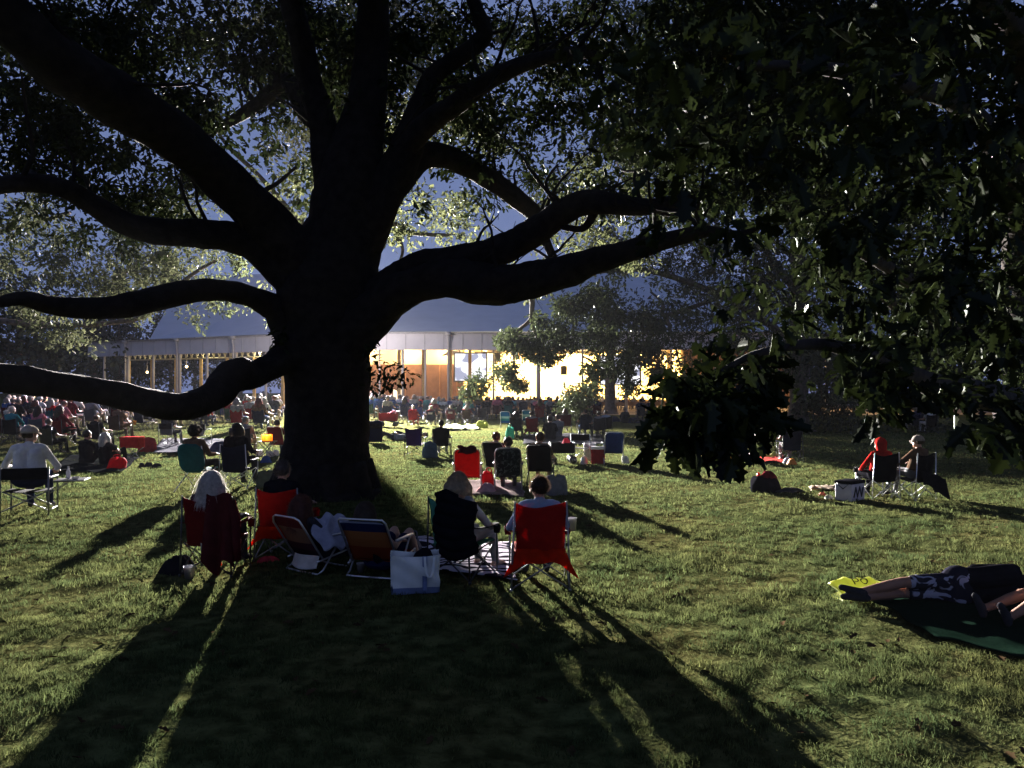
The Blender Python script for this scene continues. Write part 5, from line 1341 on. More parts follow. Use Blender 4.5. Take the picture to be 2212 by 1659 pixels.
# left side, front
p = at(64, 1112); rz = R(17)
director_chair('black', 'black director chair with side table holding a big man in white', p, rz, table=True).scale = (1.28, 1.2, 1.0)
J = pose_quad(-.06, (-.36, -.02, .70, -.34, .22, .68), (.34, .02, .68, .26, .26, .62), (R(-42), 0, 0), h=.05)
hero('big man in white sweater and pale cap in the black director chair', J, p+Matrix.Rotation(rz, 3, 'Z') @ Vector((0, .05, .02)), rz, mats5('white', 'navy', SHOEM), 'ring', 'brown', 300, fat=1.28, cap=cloth('cap_tan', (.42, .36, .30)), vox=.012, scale=1.2, seed=3)
q = Matrix.Rotation(rz, 3, 'Z')
t = thing('bottle', 'clear water bottle standing on the director chair side table', 'bottle', p+q @ Vector((.60, .05, .615)), 0)
mb = MB(); mb.lathe([(.001, 0), (.034, 0), (.036, .02), (.036, .13), (.014, .18), (.013, .20), (.001, .20)], n=14); mb.build('bottle_body', surf('clear_plastic', (.55, .55, .6), rough=.2, trans=.5), t)
mb = MB(); mb.lathe([(.001, .225), (.016, .225), (.016, .198), (.001, .198)], n=10); mb.build('cap', surf('white_plastic', (.70, .66, .68)), t)
mb = MB(); mb.lathe([(.001, 0), (.05, 0), (.075, .03), (.07, .03), (.045, .008), (.001, .008)], n=14)
tag(mb.build('bowl', surf('white_plastic', (.70, .66, .68)), None, p+q @ Vector((.72, .02, .615))), 'small white bowl beside the bottle on the side table', 'bowl')
p, rz = S(428, 1064, 'curve', 'teal', None, '', '', '', '', '', 'teal rounded folding chair with pale legs holding a curly-haired person', -4, scale=1.14)
hero('person with dark curly hair in brown jacket on the teal rounded chair', pose_quad(0, h=.04), p+Vector((0, 0, .01)), rz, mats5('brown', 'charcoal'), 'curly', 'dark', 500, vox=.013, seed=5, scale=1.1)
p, rz = S(516, 1058, 'camp', 'navy', None, '', '', '', '', '', 'navy folding chair of the dark-coated person left of the trunk', 2, frame=ALU, scale=1.12)
hero('person in long black coat with dark shoulder hair, just left of the trunk', pose_quad(-.02, h=.06), p, rz, mats5('black', 'black'), 'bob', 'dark', 500, .26, fat=1.15, vox=.013, scale=1.12, seed=7)
soft_bag('soft_bag', 'greyish green bag leaning at the left foot of the oak', 'bag', at(578, 1052), (.5, .3, .38), cloth('bag_sage', (.09, .11, .09)), .2, 4)
p = at(187, 1004); person('ground', 'short', 'black', 'black', 'dark', p, face(p)-.15, 'dark-haired person in black sitting on the dark blanket', scale=1.15)
p = at(232, 1006); person('groundb', 'long', 'black', 'black', 'white', p, face(p), 'white-haired woman in black sitting on the dark blanket by a red bag', scale=1.1)
blanket('dark blanket under two people in black on the left lawn', [at(110, 1022), at(262, 1024), at(300, 992), at(150, 986)], cloth('blanket_dark', (.010, .011, .012)), seed=9)
soft_bag('soft_bag', 'bright red bag beside the white-haired woman on the dark blanket', 'bag', at(252, 1016), (.46, .34, .36), fabric('bag_red', (.30, .014, .02), .4), .1, 6)
cooler('red cooler box raised on a folding stand on the left lawn', at(285, 996), -.1, cloth('cooler_red', (.28, .02, .02)), cloth('cooler_lid', (.36, .04, .04)), (.62, .36, .34), legs=.42)
soft_bag('soft_bag', 'dull red square bag right of the raised cooler', 'bag', at(318, 977), (.62, .36, .50), cloth('bag_dull_red', (.26, .025, .025)), 0, 8, False)
for k, (u, v) in enumerate(((306, 1010), (322, 1008), (338, 1010))):
    cloth_heap('shoe', ['black shoe nearest the raised red cooler', 'black shoe in the middle of three on the left lawn', 'black shoe rightmost of three on the left lawn'][k], 'shoe', at(u, v), (.26, .12, .12), SHOEM, .3*k, k, 'shoes by the raised cooler')
S(367, 972, 'dir', 'black', 'quad', 'charcoal', 'charcoal', 'short', 'ash', 'person sunk in the grey panelled director chair left of the empty one', 'black-banded director chair with grey panel, person in it', -4, panel='grey')
S(434, 973, 'dir', 'black', None, '', '', '', '', '', 'empty black-banded director chair with grey panel behind the curly-haired person', 4, panel='grey')
cloth_heap('soft_bag', 'dark duffel bag on the grass beyond the teal chair', 'bag', at(476, 978), (.85, .5, .36), cloth('bag_navy', CL['navy']), .2, 3)
blanket('pale grey ground sheet under the director chairs', [at(330, 982), at(520, 982), at(510, 962), at(350, 960)], cloth('sheet_grey', (.10, .10, .115)), seed=4)
S(530, 990, 'camp', 'charcoal', 'quadc', 'grey', 'tan', 'short', 'grey', 'grey-haired man in grey shirt leaning forward near the glowing lantern', 'charcoal camp chair left of the glowing lantern', 6, scale=1.08)
p = at(577, 988); t = thing('folding_table', 'small folding stand with crossed legs under the glowing lantern', 'table', p, 0)
mb = MB(); mb.box((0, 0, .52), (.55, .42, .025), 0, None, .006); mb.build('table_top', BLKT, t)
for s in (-1, 1):
    for s2 in (-1, 1):
        mb = MB(); mb.tube([(s*.24, s2*.18, .01), (-s*.22, s2*.18, .51)], .013, 6); mb.build('leg', STEEL, t)
t = thing('lantern', 'glowing orange lantern with candle flames on the folding stand', 'lantern', p+Vector((0, 0, .535)), 0)
mb = MB(); mb.lathe([(.16, 0), (.17, .02), (.17, .20), (.16, .22)], n=14); mb.build('glass', surf('amber_glass', (.8, .25, .04), rough=.2, trans=.9), t)
mb = MB(); mb.lathe([(.001, 0), (.16, 0), (.16, .015), (.001, .015)], n=14); mb.build('base', BLKT, t)
for k in range(3):
    mb = MB(); mb.ball(((k-1)*.07, -.02*k, .10), .035, 8, 0, (1, 1, 1.7)); mb.build('flame', emit('flame', (1, .42, .08), 9), t)
light('lantern_glow', 'POINT', p+Vector((0, -.02, .68)), 14, (1, .45, .12), shadow_soft_size=.06)
for k, (u, v) in enumerate(((562, 984), (583, 987), (596, 984))):
    soft_bag('grocery_bag', ['white crumpled bag left under the lantern stand', 'white crumpled bag in the middle under the lantern stand', 'white crumpled bag right under the lantern stand'][k], 'bag', at(u, v), (.22, .2, .2), surf('white_plastic', (.70, .66, .68)), k, k+2, False, 'bags under the lantern stand')
cloth_heap('soft_bag', 'small blue bag on the grass below the lantern stand', 'bag', at(574, 1000), (.3, .26, .2), cloth('bag_blue', CL['blue']), 0, 2)
S(604, 984, 'high', 'maroon', 'quad', 'maroon', 'denim', 'short', 'dark', 'person in dark red half hidden by the left side of the trunk', 'dark red lawn chair half hidden by the left side of the trunk')
S(14, 966, 'camp', 'maroon', 'quadc', 'maroon', 'cream', 'short', 'white', 'white-haired person in maroon leaning forward at the left edge', 'maroon camp chair at the left edge', -14)
S(42, 948, 'camp', 'charcoal', 'quad', 'black', 'grey', 'short', 'brown', 'person in black between maroon chair and bright blue chair', 'charcoal chair between maroon chair and bright blue chair', -10)
S(74, 962, 'camp', (FAB('blue')), 'quad', 'navy', 'charcoal', 'short', 'dark', 'dark-hooded person in the bright blue chair on the left lawn', 'bright blue camp chair on the left lawn', -4, flap=FAB('navy'))
S(113, 986, 'camp', 'olive', 'quad', 'black', 'black', 'short', 'ash', 'person slumped low in the dark olive chair, left lawn', 'dark olive camp chair right of the bright blue chair', -4)
S(135, 964, 'camp', 'black', 'quad', 'maroon', 'cream', 'short', 'dark', 'dark-haired person in the tall black chair behind the olive one', 'tall black camp chair behind the olive one', -8)
S(215, 976, 'camp', 'black', 'quad', 'black', 'black', 'ring', 'brown', 'balding man in black behind the couple on the dark blanket', 'black camp chair behind the couple on the dark blanket', -6)
S(257, 962, 'camp', 'brown', 'quadc', 'brown', 'brown', 'short', 'grey', 'broad person in brown jacket holding an orange cup', 'brown camp chair of the broad person in brown', -4, scale=1.15)
plastic_cup('orange plastic cup on the arm of the brown chair', at(291, 958)+Vector((0, 0, .55)), .06, .16, surf('orange_plastic', (.75, .32, .05), rough=.4, trans=.4))
S(309, 948, 'camp', 'navy', None, '', '', '', '', '', 'empty navy camp chair below the lowest limb of the oak', -6)
S(423, 932, 'camp', 'navy', 'quad', 'navy', 'navy', 'short', 'brown', 'person in navy beside the red-scarfed one beyond the director chairs', 'navy camp chair beyond the director chairs', -10)
S(448, 938, 'camp', 'black', 'quadb', 'red', 'denim', 'short', 'dark', 'person in dark red jacket beyond the empty director chair', 'black camp chair of the person in dark red', -10)
S(478, 924, 'camp', 'green', 'quadd', 'green', 'green', 'short', 'blond', 'person in green coat with one arm raised, under the limb', 'green camp chair under the dip of the limb', -8)
S(498, 926, 'camp', 'grey', 'quad', 'white', 'grey', 'short', 'silver', 'silver-haired person in grey chair right of the green coat', 'pale grey camp chair right of the green coat', -4)
# right of the trunk
p = at(811, 958); t = thing('folded_chair', 'folded navy lawn chair standing upright just right of the trunk', 'chair', p, R(6))
mb = MB(); mb.box((0, 0, .47), (.58, .13, .88), 0, None, .05); mb.build('folded_sling', FAB('navy'), t)
for s in (-1, 1):
    mb = MB(); mb.tube([(s*.25, -.03, .01), (s*.28, -.02, .9)], .014, 6); mb.build('leg', STEEL, t)
mb = MB(); mb.box((0, -.08, .7), (.4, .02, .2)); mb.build('pocket', FAB('black'), t)
for u, lab, sh, rz0, st in ((852, 'person in pale top lying on the grass, left of the purple chair', 'grey', R(70), 'short'), (880, 'person in dark clothes lying on the grass behind the purple chair', 'charcoal', R(100), 'short')):
    p = at(u, 952 if u < 870 else 948); person('lying', st, sh, 'charcoal', 'dark', p, rz0, lab, scale=1.1)
S(897, 988, 'camp', 'purple', None, '', '', '', '', '', 'empty purple camp chair right of the trunk', 2)
S(954, 988, 'camp', 'black', 'quad', 'black', 'grey', 'short', 'dark', 'dark-haired man in the black camp chair beside the purple one', 'black camp chair beside the empty purple one', 6, scale=.97)
soft_bag('backpack', 'blue-grey backpack on the grass between purple and black chairs', 'backpack', at(930, 988), (.5, .34, .52), cloth('pack_blue', (.05, .08, .13)), .3, 9)
p, rz = S(1010, 1068, 'high', RED, None, '', '', '', '', '', 'empty red recliner with rounded frame and a dark jacket on top', 6)
mb = MB(); mb.sheet(lambda a, b: ((a-.5)*.36+.03*math.sin(b*8), -.48-.10*math.cos(b*PI)+.02*math.sin(a*12), .95+.09*math.sin(b*PI)-.12*abs(b-.5)+.02*math.sin(a*9)), 14, 10, th=.03)
tag(mb.build('jacket', cloth('jacket_maroon', CL['maroon']), None, p, rz), 'dark red jacket bundled on top of the red recliner', 'jacket')
m, nt, out = newmat('camo_sling'); N, L = nt.nodes, nt.links
tc = N.new('ShaderNodeTexCoord'); nz = N.new('ShaderNodeTexNoise'); nz.inputs['Scale'].default_value = 14; nz.inputs['Distortion'].default_value = 1; L.new(tc.outputs['Object'], nz.inputs['Vector'])
rp = mixc(nz.outputs['Fac'], (.012, .016, .016), (.07, .085, .08), .55, .62); df = N.new('ShaderNodeBsdfDiffuse'); L.new(rp.outputs[0], df.inputs[0]); L.new(df.outputs[0], out.inputs[0])
S(1098, 1066, 'high', m, 'quad', 'charcoal', 'charcoal', 'short', 'brown', 'man with cropped hair in the camouflage recliner', 'camouflage recliner with grey rounded frame, middle of the row', 3, frame=STEEL)
S(1078, 1040, 'high', 'black', 'quad', 'maroon', 'maroon', 'short', 'auburn', 'person in maroon reclining behind the camouflage chair', 'black recliner tipped back behind the camouflage chair', -16, frame=STEEL)
S(1169, 1052, 'high', 'black', 'quadd', 'brown', 'tan', 'short', 'brown', 'man in brown shirt with raised hand in the black recliner', 'black recliner right of the camouflage one', -6, frame=BLKT, scale=1.04)
blanket('pale littered sheet under the row of recliners', [at(975, 1072), at(1130, 1076), at(1125, 1046), at(985, 1040)], cloth('sheet_pale', (.20, .16, .16)), seed=11)
soft_bag('soft_bag', 'red bag on the grass between red and camouflage recliners', 'bag', at(1056, 1056), (.3, .26, .4), fabric('bag_red', (.42, .02, .03)), 0, 3)
soft_bag('soft_bag', 'grey bag at the foot of the black recliner', 'bag', at(1200, 1068), (.5, .36, .42), cloth('bag_grey', (.16, .16, .16)), .4, 5)
cloth_heap('towel', 'pinkish towel heaped below the red recliner', 'towel', at(1052, 1068), (.5, .4, .22), cloth('towel_pink', (.5, .30, .30)), 0, 4)
for k, (u, v, cname, lab) in enumerate(((985, 1064, 'orange', 'orange scrap on the sheet left of the red recliner'), (1000, 1068, 'teal', 'teal scrap on the sheet under the red recliner'), (1125, 1066, 'white', 'white paper on the sheet under the camouflage recliner'))):
    cloth_heap('napkin', lab, 'napkin', at(u, v), (.22, .16, .05), shirt(cname), k, k)
# wagon and gear
p = at(1214, 1001); t = thing('folding_wagon', 'black folding wagon with four wheels and a pink cloth in it', 'wagon', p, R(4))
mb = MB()
for q, d_ in (((0, -.22, .47), (.72, .012, .30)), ((0, .22, .47), (.72, .012, .30)), ((-.36, 0, .47), (.012, .44, .30)), ((.36, 0, .47), (.012, .44, .30)), ((0, 0, .33), (.72, .44, .012))): mb.box(q, d_)
mb.build('tub', FAB('black'), t, smooth=False)
for sx in (-1, 1):
    for sy in (-1, 1):
        mb = MB(); mb.tube([(sx*.30, sy*.25-.03, .12), (sx*.30, sy*.25+.03, .12)], .12, 16); w_ = mb.build('wheel', BLKT, t)
        mb = MB(); mb.tube([(sx*.30, sy*.25-.035, .12), (sx*.30, sy*.25+.035, .12)], .05, 10); mb.build('hub', STEEL, w_)
        mb = MB(); mb.tube([(sx*.36, sy*.22, .2), (sx*.36, sy*.22, .66)], .012, 6); mb.build('corner_post', STEEL, t)
mb = MB(); mb.tube([(-.36, 0, .3), (-.6, 0, .5), (-.68, 0, .8)], .012, 6); mb.build('handle', STEEL, t)
cloth_heap('folded_cloth', 'bright pink cloth lying in the black wagon', 'cloth', p+Vector((.12, 0, .60)), (.24, .2, .14), fabric('cloth_pink', (.6, .10, .14), .4), 0, 3)
S(1256, 1000, 'dir', 'black', None, '', '', '', '', '', 'tall empty director chair with black band beside the wagon', -10, frame=ALU)
mb = MB(); mb.lathe([(.001, .005), (.14, .005), (.15, .0), (.19, .56), (.20, .56), (.20, .53), (.17, .02), (.001, .02)], n=18)
tag(mb.build('waste_bin', surf('bin_white', (.5, .48, .5), rough=.5, trans=.2), None, at(1274, 996)), 'white tall bin between director chair and red cooler', 'bin')
cooler('red cooler with white lid left of the blue recliner', at(1292, 1003), R(-8), cloth('cooler_red', (.28, .02, .02)), surf('white_plastic', (.70, .66, .68)), (.40, .34, .52))
S(1324, 1006, 'high', 'blue', None, '', '', '', '', '', 'empty navy blue recliner with rounded frame, right of red cooler', 2)
for k, (u, v, lab) in enumerate(((1352, 1002, 'white paper bag right of the blue recliner'), (1262, 1003, 'white paper bag under the director chair'))):
    soft_bag('paper_bag', lab, 'bag', at(u, v), (.22, .16, .24), surf('white_paper', (.6, .58, .58)), k, k+3, False)
# picnic circle
S(1117, 950, 'camp', 'charcoal', 'quad', 'brown', 'grey', 'long', 'dark', 'woman with long dark hair, leftmost of the picnic circle', 'charcoal camp chair leftmost of the picnic circle', -8)
soft_bag('soft_bag', 'sea-green bag standing left of the long-haired woman', 'bag', at(1101, 948), (.4, .34, .55), fabric('bag_seagreen', (.05, .30, .22), .35), 0, 6)
S(1149, 950, 'camp', 'red', 'quad', 'grey', 'grey', 'bun', 'brown', 'person with hair in a bun in a red chair of the picnic circle', 'red camp chair with flap in the picnic circle', 2, flap=True)
p = at(1188, 952); person('ground', 'short', 'black', 'black', 'dark', p, face(p), 'person in black sitting on the grass in the picnic circle', scale=1.2)
p = at(1203, 946); person('groundb', 'short', 'grey', 'grey', 'brown', p, face(p)+.3, 'person in grey sitting on the grass, middle of the picnic circle', scale=1.2)
S(1221, 938, 'camp', 'maroon', 'quad', 'cream', 'cream', 'long', 'brown', 'person in cream in the maroon chair of the picnic circle', 'maroon camp chair in the picnic circle', 4)
S(1263, 948, 'camp', 'navy', 'quadd', 'black', 'denim', 'short', 'dark', 'dark-haired person with a hand to the face in the navy chair', 'navy camp chair in the picnic circle', 10, scale=1.05)
S(1291, 950, 'camp', 'charcoal', 'quad', 'grey', 'charcoal', 'short', 'brown', 'person in grey polo at the right of the picnic circle', 'charcoal camp chair at the right of the picnic circle', 14)
S(1306, 946, 'camp', 'black', 'quad', 'pale_blue', 'charcoal', 'short', 'brown', 'person in pale blue, rightmost of the picnic circle', 'black camp chair rightmost of the picnic circle', 16)
blanket('dark ground sheet of the picnic circle', [at(1130, 962), at(1310, 962), at(1300, 940), at(1130, 940)], cloth('sheet_dark', (.03, .03, .035)), seed=14)
TEALST = stripes('teal_stripe', [(.01, .07, .09), (.02, .14, .16), (.01, .05, .13), (.02, .11, .13), (.14, .20, .20), (.01, .07, .13)], 1.3)
for u, v, lab in ((1093, 926, 'empty teal striped beach chair left of the long-haired woman'), (1139, 920, 'empty teal striped beach chair behind the bun-haired person')):
    p = at(u, v); beach_chair(TEALST, lab, p, face(p), high=True, group='teal striped chairs')
S(894, 925, 'camp', 'red', 'quad', 'red', 'red', 'short', 'white', 'white-haired person in red coat right of the red wagon', 'red camp chair right of the red wagon', 2)
S(932, 924, 'camp', 'navy', 'quad', 'maroon', 'charcoal', 'short', 'white', 'white-haired person in the navy chair with a pale tag', 'navy camp chair with a pale tag on its back', 2)
S(975, 921, 'camp', 'maroon', 'quad', 'charcoal', 'charcoal', 'short', 'silver', 'silver-haired person in the maroon chair with a pale tag', 'maroon camp chair with a pale tag on its back', 2)
S(1010, 919, 'camp', 'brown', 'quad', 'red', 'grey', 'long', 'white', 'white-haired person in red at the lime blanket', 'brown camp chair at the right end of the lime blanket', -6)
for u, v in ((932, 924), (975, 921)):
    p = at(u, v-3); mb = MB(); mb.sheet(lambda a, b: ((a-.5)*.26, -.355, .72+.12*b), 2, 2, th=.004)
    tag(mb.build('label_tag', surf('white_paper', (.6, .58, .58)), None, p, face(p)*.8+R(2)), 'pale tag on the back of the %s chair' % ('navy' if u == 932 else 'maroon'), 'tag')
blanket('lime green picnic blanket in front of the tagged chairs', [at(955, 931), at(1035, 929), at(1030, 919), at(965, 920)], surf('lime_cloth', (.22, .27, .05), rough=.9, var=.3, scale=3), seed=16, amp=.05)
soft_bag('soft_bag', 'lime yellow bag at the right end of the lime blanket', 'bag', at(1041, 924), (.7, .5, .42), fabric('bag_lime', (.40, .44, .12), .4), 0, 5, False)
p = at(839, 925); t = thing('folding_wagon', 'wide red folding wagon right of the trunk', 'wagon', p, 0)
mb = MB()
for q, d_ in (((0, -.3, .55), (1.0, .02, .45)), ((0, .3, .55), (1.0, .02, .45)), ((-.5, 0, .55), (.02, .6, .45)), ((.5, 0, .55), (.02, .6, .45)), ((0, 0, .34), (1.0, .6, .02))): mb.box(q, d_)
mb.build('tub', FAB('red'), t, smooth=False)
for sx in (-1, 1):
    for sy in (-1, 1):
        mb = MB(); mb.tube([(sx*.4, sy*.33-.04, .13), (sx*.4, sy*.33+.04, .13)], .13, 14); mb.build('wheel', BLKT, t)
cloth_heap('towel', 'pink towel over the right end of the red wagon', 'towel', p+Vector((.28, 0, .76)), (.45, .5, .12), shirt('pink'), 0, 2)
p = at(873, 912); t = thing('folding_table', 'white folding table among the chairs right of the trunk', 'table', p, 0)
mb = MB(); mb.box((0, 0, .62), (1.1, .6, .03), 0, None, .01); mb.build('table_top', surf('white_plastic', (.70, .66, .68)), t)
for sx in (-1, 1):
    mb = MB(); mb.tube([(sx*.45, -.25, 0), (sx*.40, 0, .6), (sx*.45, .25, 0)], .015, 6); mb.build('leg', STEEL, t)
MORE = [ # u, ground v, chair colour, pose, shirt, trousers, hair style, hair colour, person, chair
 (806, 909, 'teal', 'quad', 'teal', 'navy', 'short', 'silver', 'silver-haired person in teal touching the right edge of the trunk', 'teal camp chair touching the right edge of the trunk'),
 (820, 910, 'blue', 'quad', 'blue', 'navy', 'short', 'white', 'white-haired person in blue, second seat from the trunk', 'blue camp chair second from the right edge of the trunk'),
 (834, 903, 'navy', 'quad', 'white', 'grey', 'short', 'white', 'white-haired person in white above the red wagon', 'navy camp chair above the red wagon'),
 (848, 909, 'blue', 'quad', 'blue', 'navy', 'bob', 'white', 'white-haired person in blue behind the red wagon', 'blue camp chair behind the red wagon'),
 (867, 906, 'navy', 'quadb', 'cream', 'grey', 'short', 'white', 'white-haired person in cream behind the white table', 'navy camp chair behind the white table'),
 (880, 901, 'charcoal', 'quad', 'pink', 'grey', 'short', 'auburn', 'person in pink with reddish hair beyond the white table', 'charcoal camp chair beyond the white table'),
 (903, 907, 'charcoal', 'quad', 'navy', 'navy', 'short', 'white', 'white-haired person in navy behind the red coat', 'charcoal camp chair behind the red coat'),
 (911, 899, 'maroon', 'quad', 'red', 'grey', 'short', 'white', 'white-haired person in red shirt in the rear row', 'maroon camp chair in the rear row behind the red coat'),
 (949, 908, 'cyan', 'quad', 'cyan', 'denim', 'short', 'white', 'white-haired person in light blue between the tagged chairs', 'light blue checked chair between the tagged chairs'),
 (973, 905, 'blue', 'quad', 'blue', 'navy', 'short', 'silver', 'silver-haired person in blue behind the maroon tagged chair', 'blue camp chair behind the maroon tagged chair'),
 (999, 906, 'pale_blue', 'quad', 'navy', 'denim', 'bob', 'white', 'large white-haired person in navy by the second white post', 'pale blue camp chair by the second white post'),
 (1031, 911, 'navy', None, '', '', '', '', '', 'empty tall navy chair above the lime bag'),
 (1073, 899, 'black', 'quad', 'pink', 'grey', 'short', 'auburn', 'person in bright pink before the stage', 'black camp chair of the person in bright pink'),
 (1092, 905, 'black', 'quad', 'charcoal', 'grey', 'short', 'grey', 'grey-haired person behind the teal striped chair', 'black camp chair behind the teal striped chair'),
 (1107, 904, 'teal', 'quadc', 'cyan', 'denim', 'short', 'brown', 'person in light cyan shirt before the stage', 'teal camp chair of the person in light cyan'),
 (1131, 907, 'charcoal', 'quad', 'charcoal', 'grey', 'short', 'blond', 'fair-haired person in charcoal left of the thick post', 'charcoal camp chair left of the thick post'),
 (1155, 899, 'navy', 'quad', 'grey', 'navy', 'short', 'dark', 'broad person in grey at the foot of the thick post', 'navy camp chair at the foot of the thick post'),
 (1167, 917, 'red', 'quad', 'maroon', 'denim', 'long', 'brown', 'person with long brown hair in the red chair behind the circle', 'red camp chair behind the picnic circle'),
 (1185, 902, 'teal', 'quad', 'teal', 'navy', 'short', 'brown', 'person in teal right of the thick post', 'teal camp chair right of the thick post'),
 (1202, 914, 'brown', 'quad', 'black', 'cream', 'short', 'dark', 'dark-haired person in the brown chair behind the circle', 'brown camp chair behind the picnic circle'),
 (1238, 918, 'charcoal', 'quadc', 'cream', 'grey', 'short', 'white', 'white-haired person in cream leaning forward behind the circle', 'charcoal camp chair behind the maroon one'),
 (1280, 904, 'black', 'quad', 'grey', 'charcoal', 'short', 'grey', 'grey-haired person in grey left of the small flared tree', 'black camp chair left of the small flared tree'),
 (1384, 913, 'navy', 'quad', 'navy', 'navy', 'short', 'dark', 'dark-haired person in navy on the lawn right of the small flared tree', 'navy camp chair right of the small flared tree'),
 (1404, 913, 'blue', 'quad', 'navy', 'navy', 'short', 'brown', 'brown-haired person in the farther blue chair near the path', 'blue camp chair by the path, right of the navy one'),
 (1441, 946, 'black', 'quad', 'grey', 'pale_blue', 'short', 'auburn', 'person with pale blue trousers in the black chair, open right lawn', 'black camp chair with draped coat on the open right lawn'),
 (1706, 1000, 'navy', 'quad', 'black', 'grey', 'short', 'dark', 'dark-haired man in black in front of the pale-barked oak', 'navy camp chair with pale legs in front of the pale-barked oak'),
 (1722, 918, 'charcoal', 'quad', 'grey', 'grey', 'short', 'brown', 'person in grey beside the pale-barked oak trunk', 'charcoal camp chair beside the pale-barked oak trunk'),
 (1610, 922, 'charcoal', 'quadb', 'pale_blue', 'grey', 'short', 'brown', 'person in pale blue seen through the hanging leaves', 'charcoal camp chair seen through the hanging leaves'),
 (1588, 916, 'maroon', 'quad', 'orange', 'grey', 'short', 'dark', 'person in orange seen through the hanging leaves', 'maroon camp chair seen through the hanging leaves'),
 (1500, 938, 'navy', 'quad', 'blue', 'grey', 'short', 'brown', 'person in blue half hidden behind the hanging leaves', 'navy camp chair half hidden behind the hanging leaves'),
 (1975, 938, 'navy', 'quadb', 'navy', 'white', 'short', 'blond', 'person with white trousers in the far right group', 'navy camp chair left in the far right group'),
 (2006, 940, 'black', 'quad', 'cream', 'white', 'short', 'grey', 'grey-haired person in cream in the far right group', 'black camp chair right in the far right group'),
]
for u, vg, cc, pose, sh, tr_, st, hc, pl, cl in MORE:
    S(u, vg, 'camp', cc, pose, sh, tr_, st, hc, pl, cl, RNG.uniform(-10, 6), group='camp chairs on the lawn', scale=1.28 if vg < 926 else 1.08)
p = at(1350, 914); person('ground', 'short', 'charcoal', 'charcoal', 'grey', p, face(p), 'grey-haired person in dark clothes sitting on the grass by the path', scale=1.15)
p = at(1395, 916); person('lying', 'short', 'navy', 'charcoal', 'dark', p, R(80), 'person in dark clothes lying on the grass near the path', scale=1.1)
for u, v, lab in ((1327, 911, 'dark bag on the grass left of the seated person by the path'), (1368, 914, 'dark bag on the grass right of the seated person by the path')):
    cloth_heap('soft_bag', lab, 'bag', at(u, v), (1.0, .6, .35), cloth('bag_navy', CL['navy']), .2, u)
# right lawn gear
p = at(1538, 986); soft_bag('backpack', 'dark green rucksack standing under the hanging leaves', 'backpack', p, (.46, .36, .52), cloth('pack_green', (.025, .04, .025)), 0, 3)
mb = MB(); mb.sheet(lambda a, b: ((a-.5)*.2+.05*b, 0.02*math.sin(a*9), .02+.50*b), 6, 8, th=.02); tag(mb.build('towel', fabric('towel_white_red', (.6, .42, .42), .3), None, at(1524, 986), .4), 'white and red towel leaning on the dark green rucksack', 'towel')
blanket('red picnic cloth with food left of the man in black', [at(1610, 1000), at(1694, 1002), at(1690, 984), at(1625, 982)], cloth('picnic_red', (.38, .06, .05)), seed=18)
for k, (u, v, c_, lab) in enumerate(((1655, 990, (.6, .6, .1), 'yellow fruit heap on the red picnic cloth'), (1672, 989, (.6, .55, .1), 'second yellow fruit heap on the red picnic cloth'), (1622, 992, (.6, .4, .35), 'pale parcel at the left end of the red picnic cloth'), (1578, 998, (.6, .25, .05), 'orange wrapper left of the picnic cloth'), (1700, 1003, (.5, .5, .55), 'white bag under the navy chair of the man in black'), (1710, 1005, (.6, .22, .04), 'orange bag under the navy chair of the man in black'))):
    cloth_heap('food_parcel', lab, 'food', at(u, v)+Vector((0, 0, .03)), (.34, .26, .16), surf('parcel%d' % k, c_, rough=.6, var=.2), k, k)
p = at(1594, 996); soft_bag('soft_bag', 'black bag left of the red picnic cloth', 'bag', p, (.6, .4, .55), cloth('bag_black', CL['black']), 0, 4)
blanket('reddish blanket at the foot of the pale-barked oak', [at(1640, 934), at(1710, 934), at(1712, 918), at(1650, 916)], cloth('blanket_reddish', (.16, .08, .08)), seed=20)
for u, v, lab in ((1664, 921, 'pink cup on the reddish blanket'), (1676, 922, 'orange cup on the reddish blanket')):
    plastic_cup(lab, at(u, v)+Vector((0, 0, .05)), .16, .36, surf('pink_plastic' if u < 1670 else 'orange_plastic2', (.6, .2, .2) if u < 1670 else (.7, .4, .1), rough=.4))
p = at(1655, 1062); soft_bag('backpack', 'black backpack with a red top standing alone on the right lawn', 'backpack', p, (.62, .40, .36), cloth('bag_black', CL['black']), .1, 7, False)
cloth_heap('folded_cloth', 'dark red cloth on top of the lone black backpack', 'cloth', p+Vector((.06, 0, .30)), (.34, .28, .14), shirt('maroon'), 0, 8)
mb = MB(); mb.lathe([(.001, 0), (.04, 0), (.04, .12), (.015, .17), (.001, .17)], n=10); tag(mb.build('bottle', surf('red_plastic', (.6, .05, .03), rough=.3, trans=.4), None, p+Vector((-.17, -.02, .26))), 'red and white bottle stuck in the lone black backpack', 'bottle')
cloth_heap('sweater', 'dark cloth spread on the grass right of the lone backpack', 'clothing', at(1708, 1064), (.7, .3, .08), cloth('bag_charcoal', CL['charcoal']), 0, 4)
blanket('pale folded towel on the grass left of the couple', [at(1745, 1062), at(1802, 1062), at(1806, 1055), at(1752, 1055)], cloth('sheet_tan', (.40, .33, .26)), seed=21, n=10)
for u, v, c_, lab in ((1776, 1072, (.5, .1, .05), 'small red snack pack left of the striped cooler'), (1790, 1078, (.5, .5, .35), 'small pale snack pack left of the striped cooler'), (1760, 1060, (.5, .22, .08), 'orange fruit on the grass beyond the pale towel')):
    cloth_heap('snack_pack', lab, 'food', at(u, v), (.16, .12, .07), surf('snack%d' % u, c_, rough=.5), 0, u)
t = cooler('soft cooler with white side and black zigzag print left of the couple', at(1836, 1080), R(38), surf('cooler_white', (.55, .50, .58), rough=.7, var=.06), cloth('cooler_black', CL['black']), (.52, .36, .40))
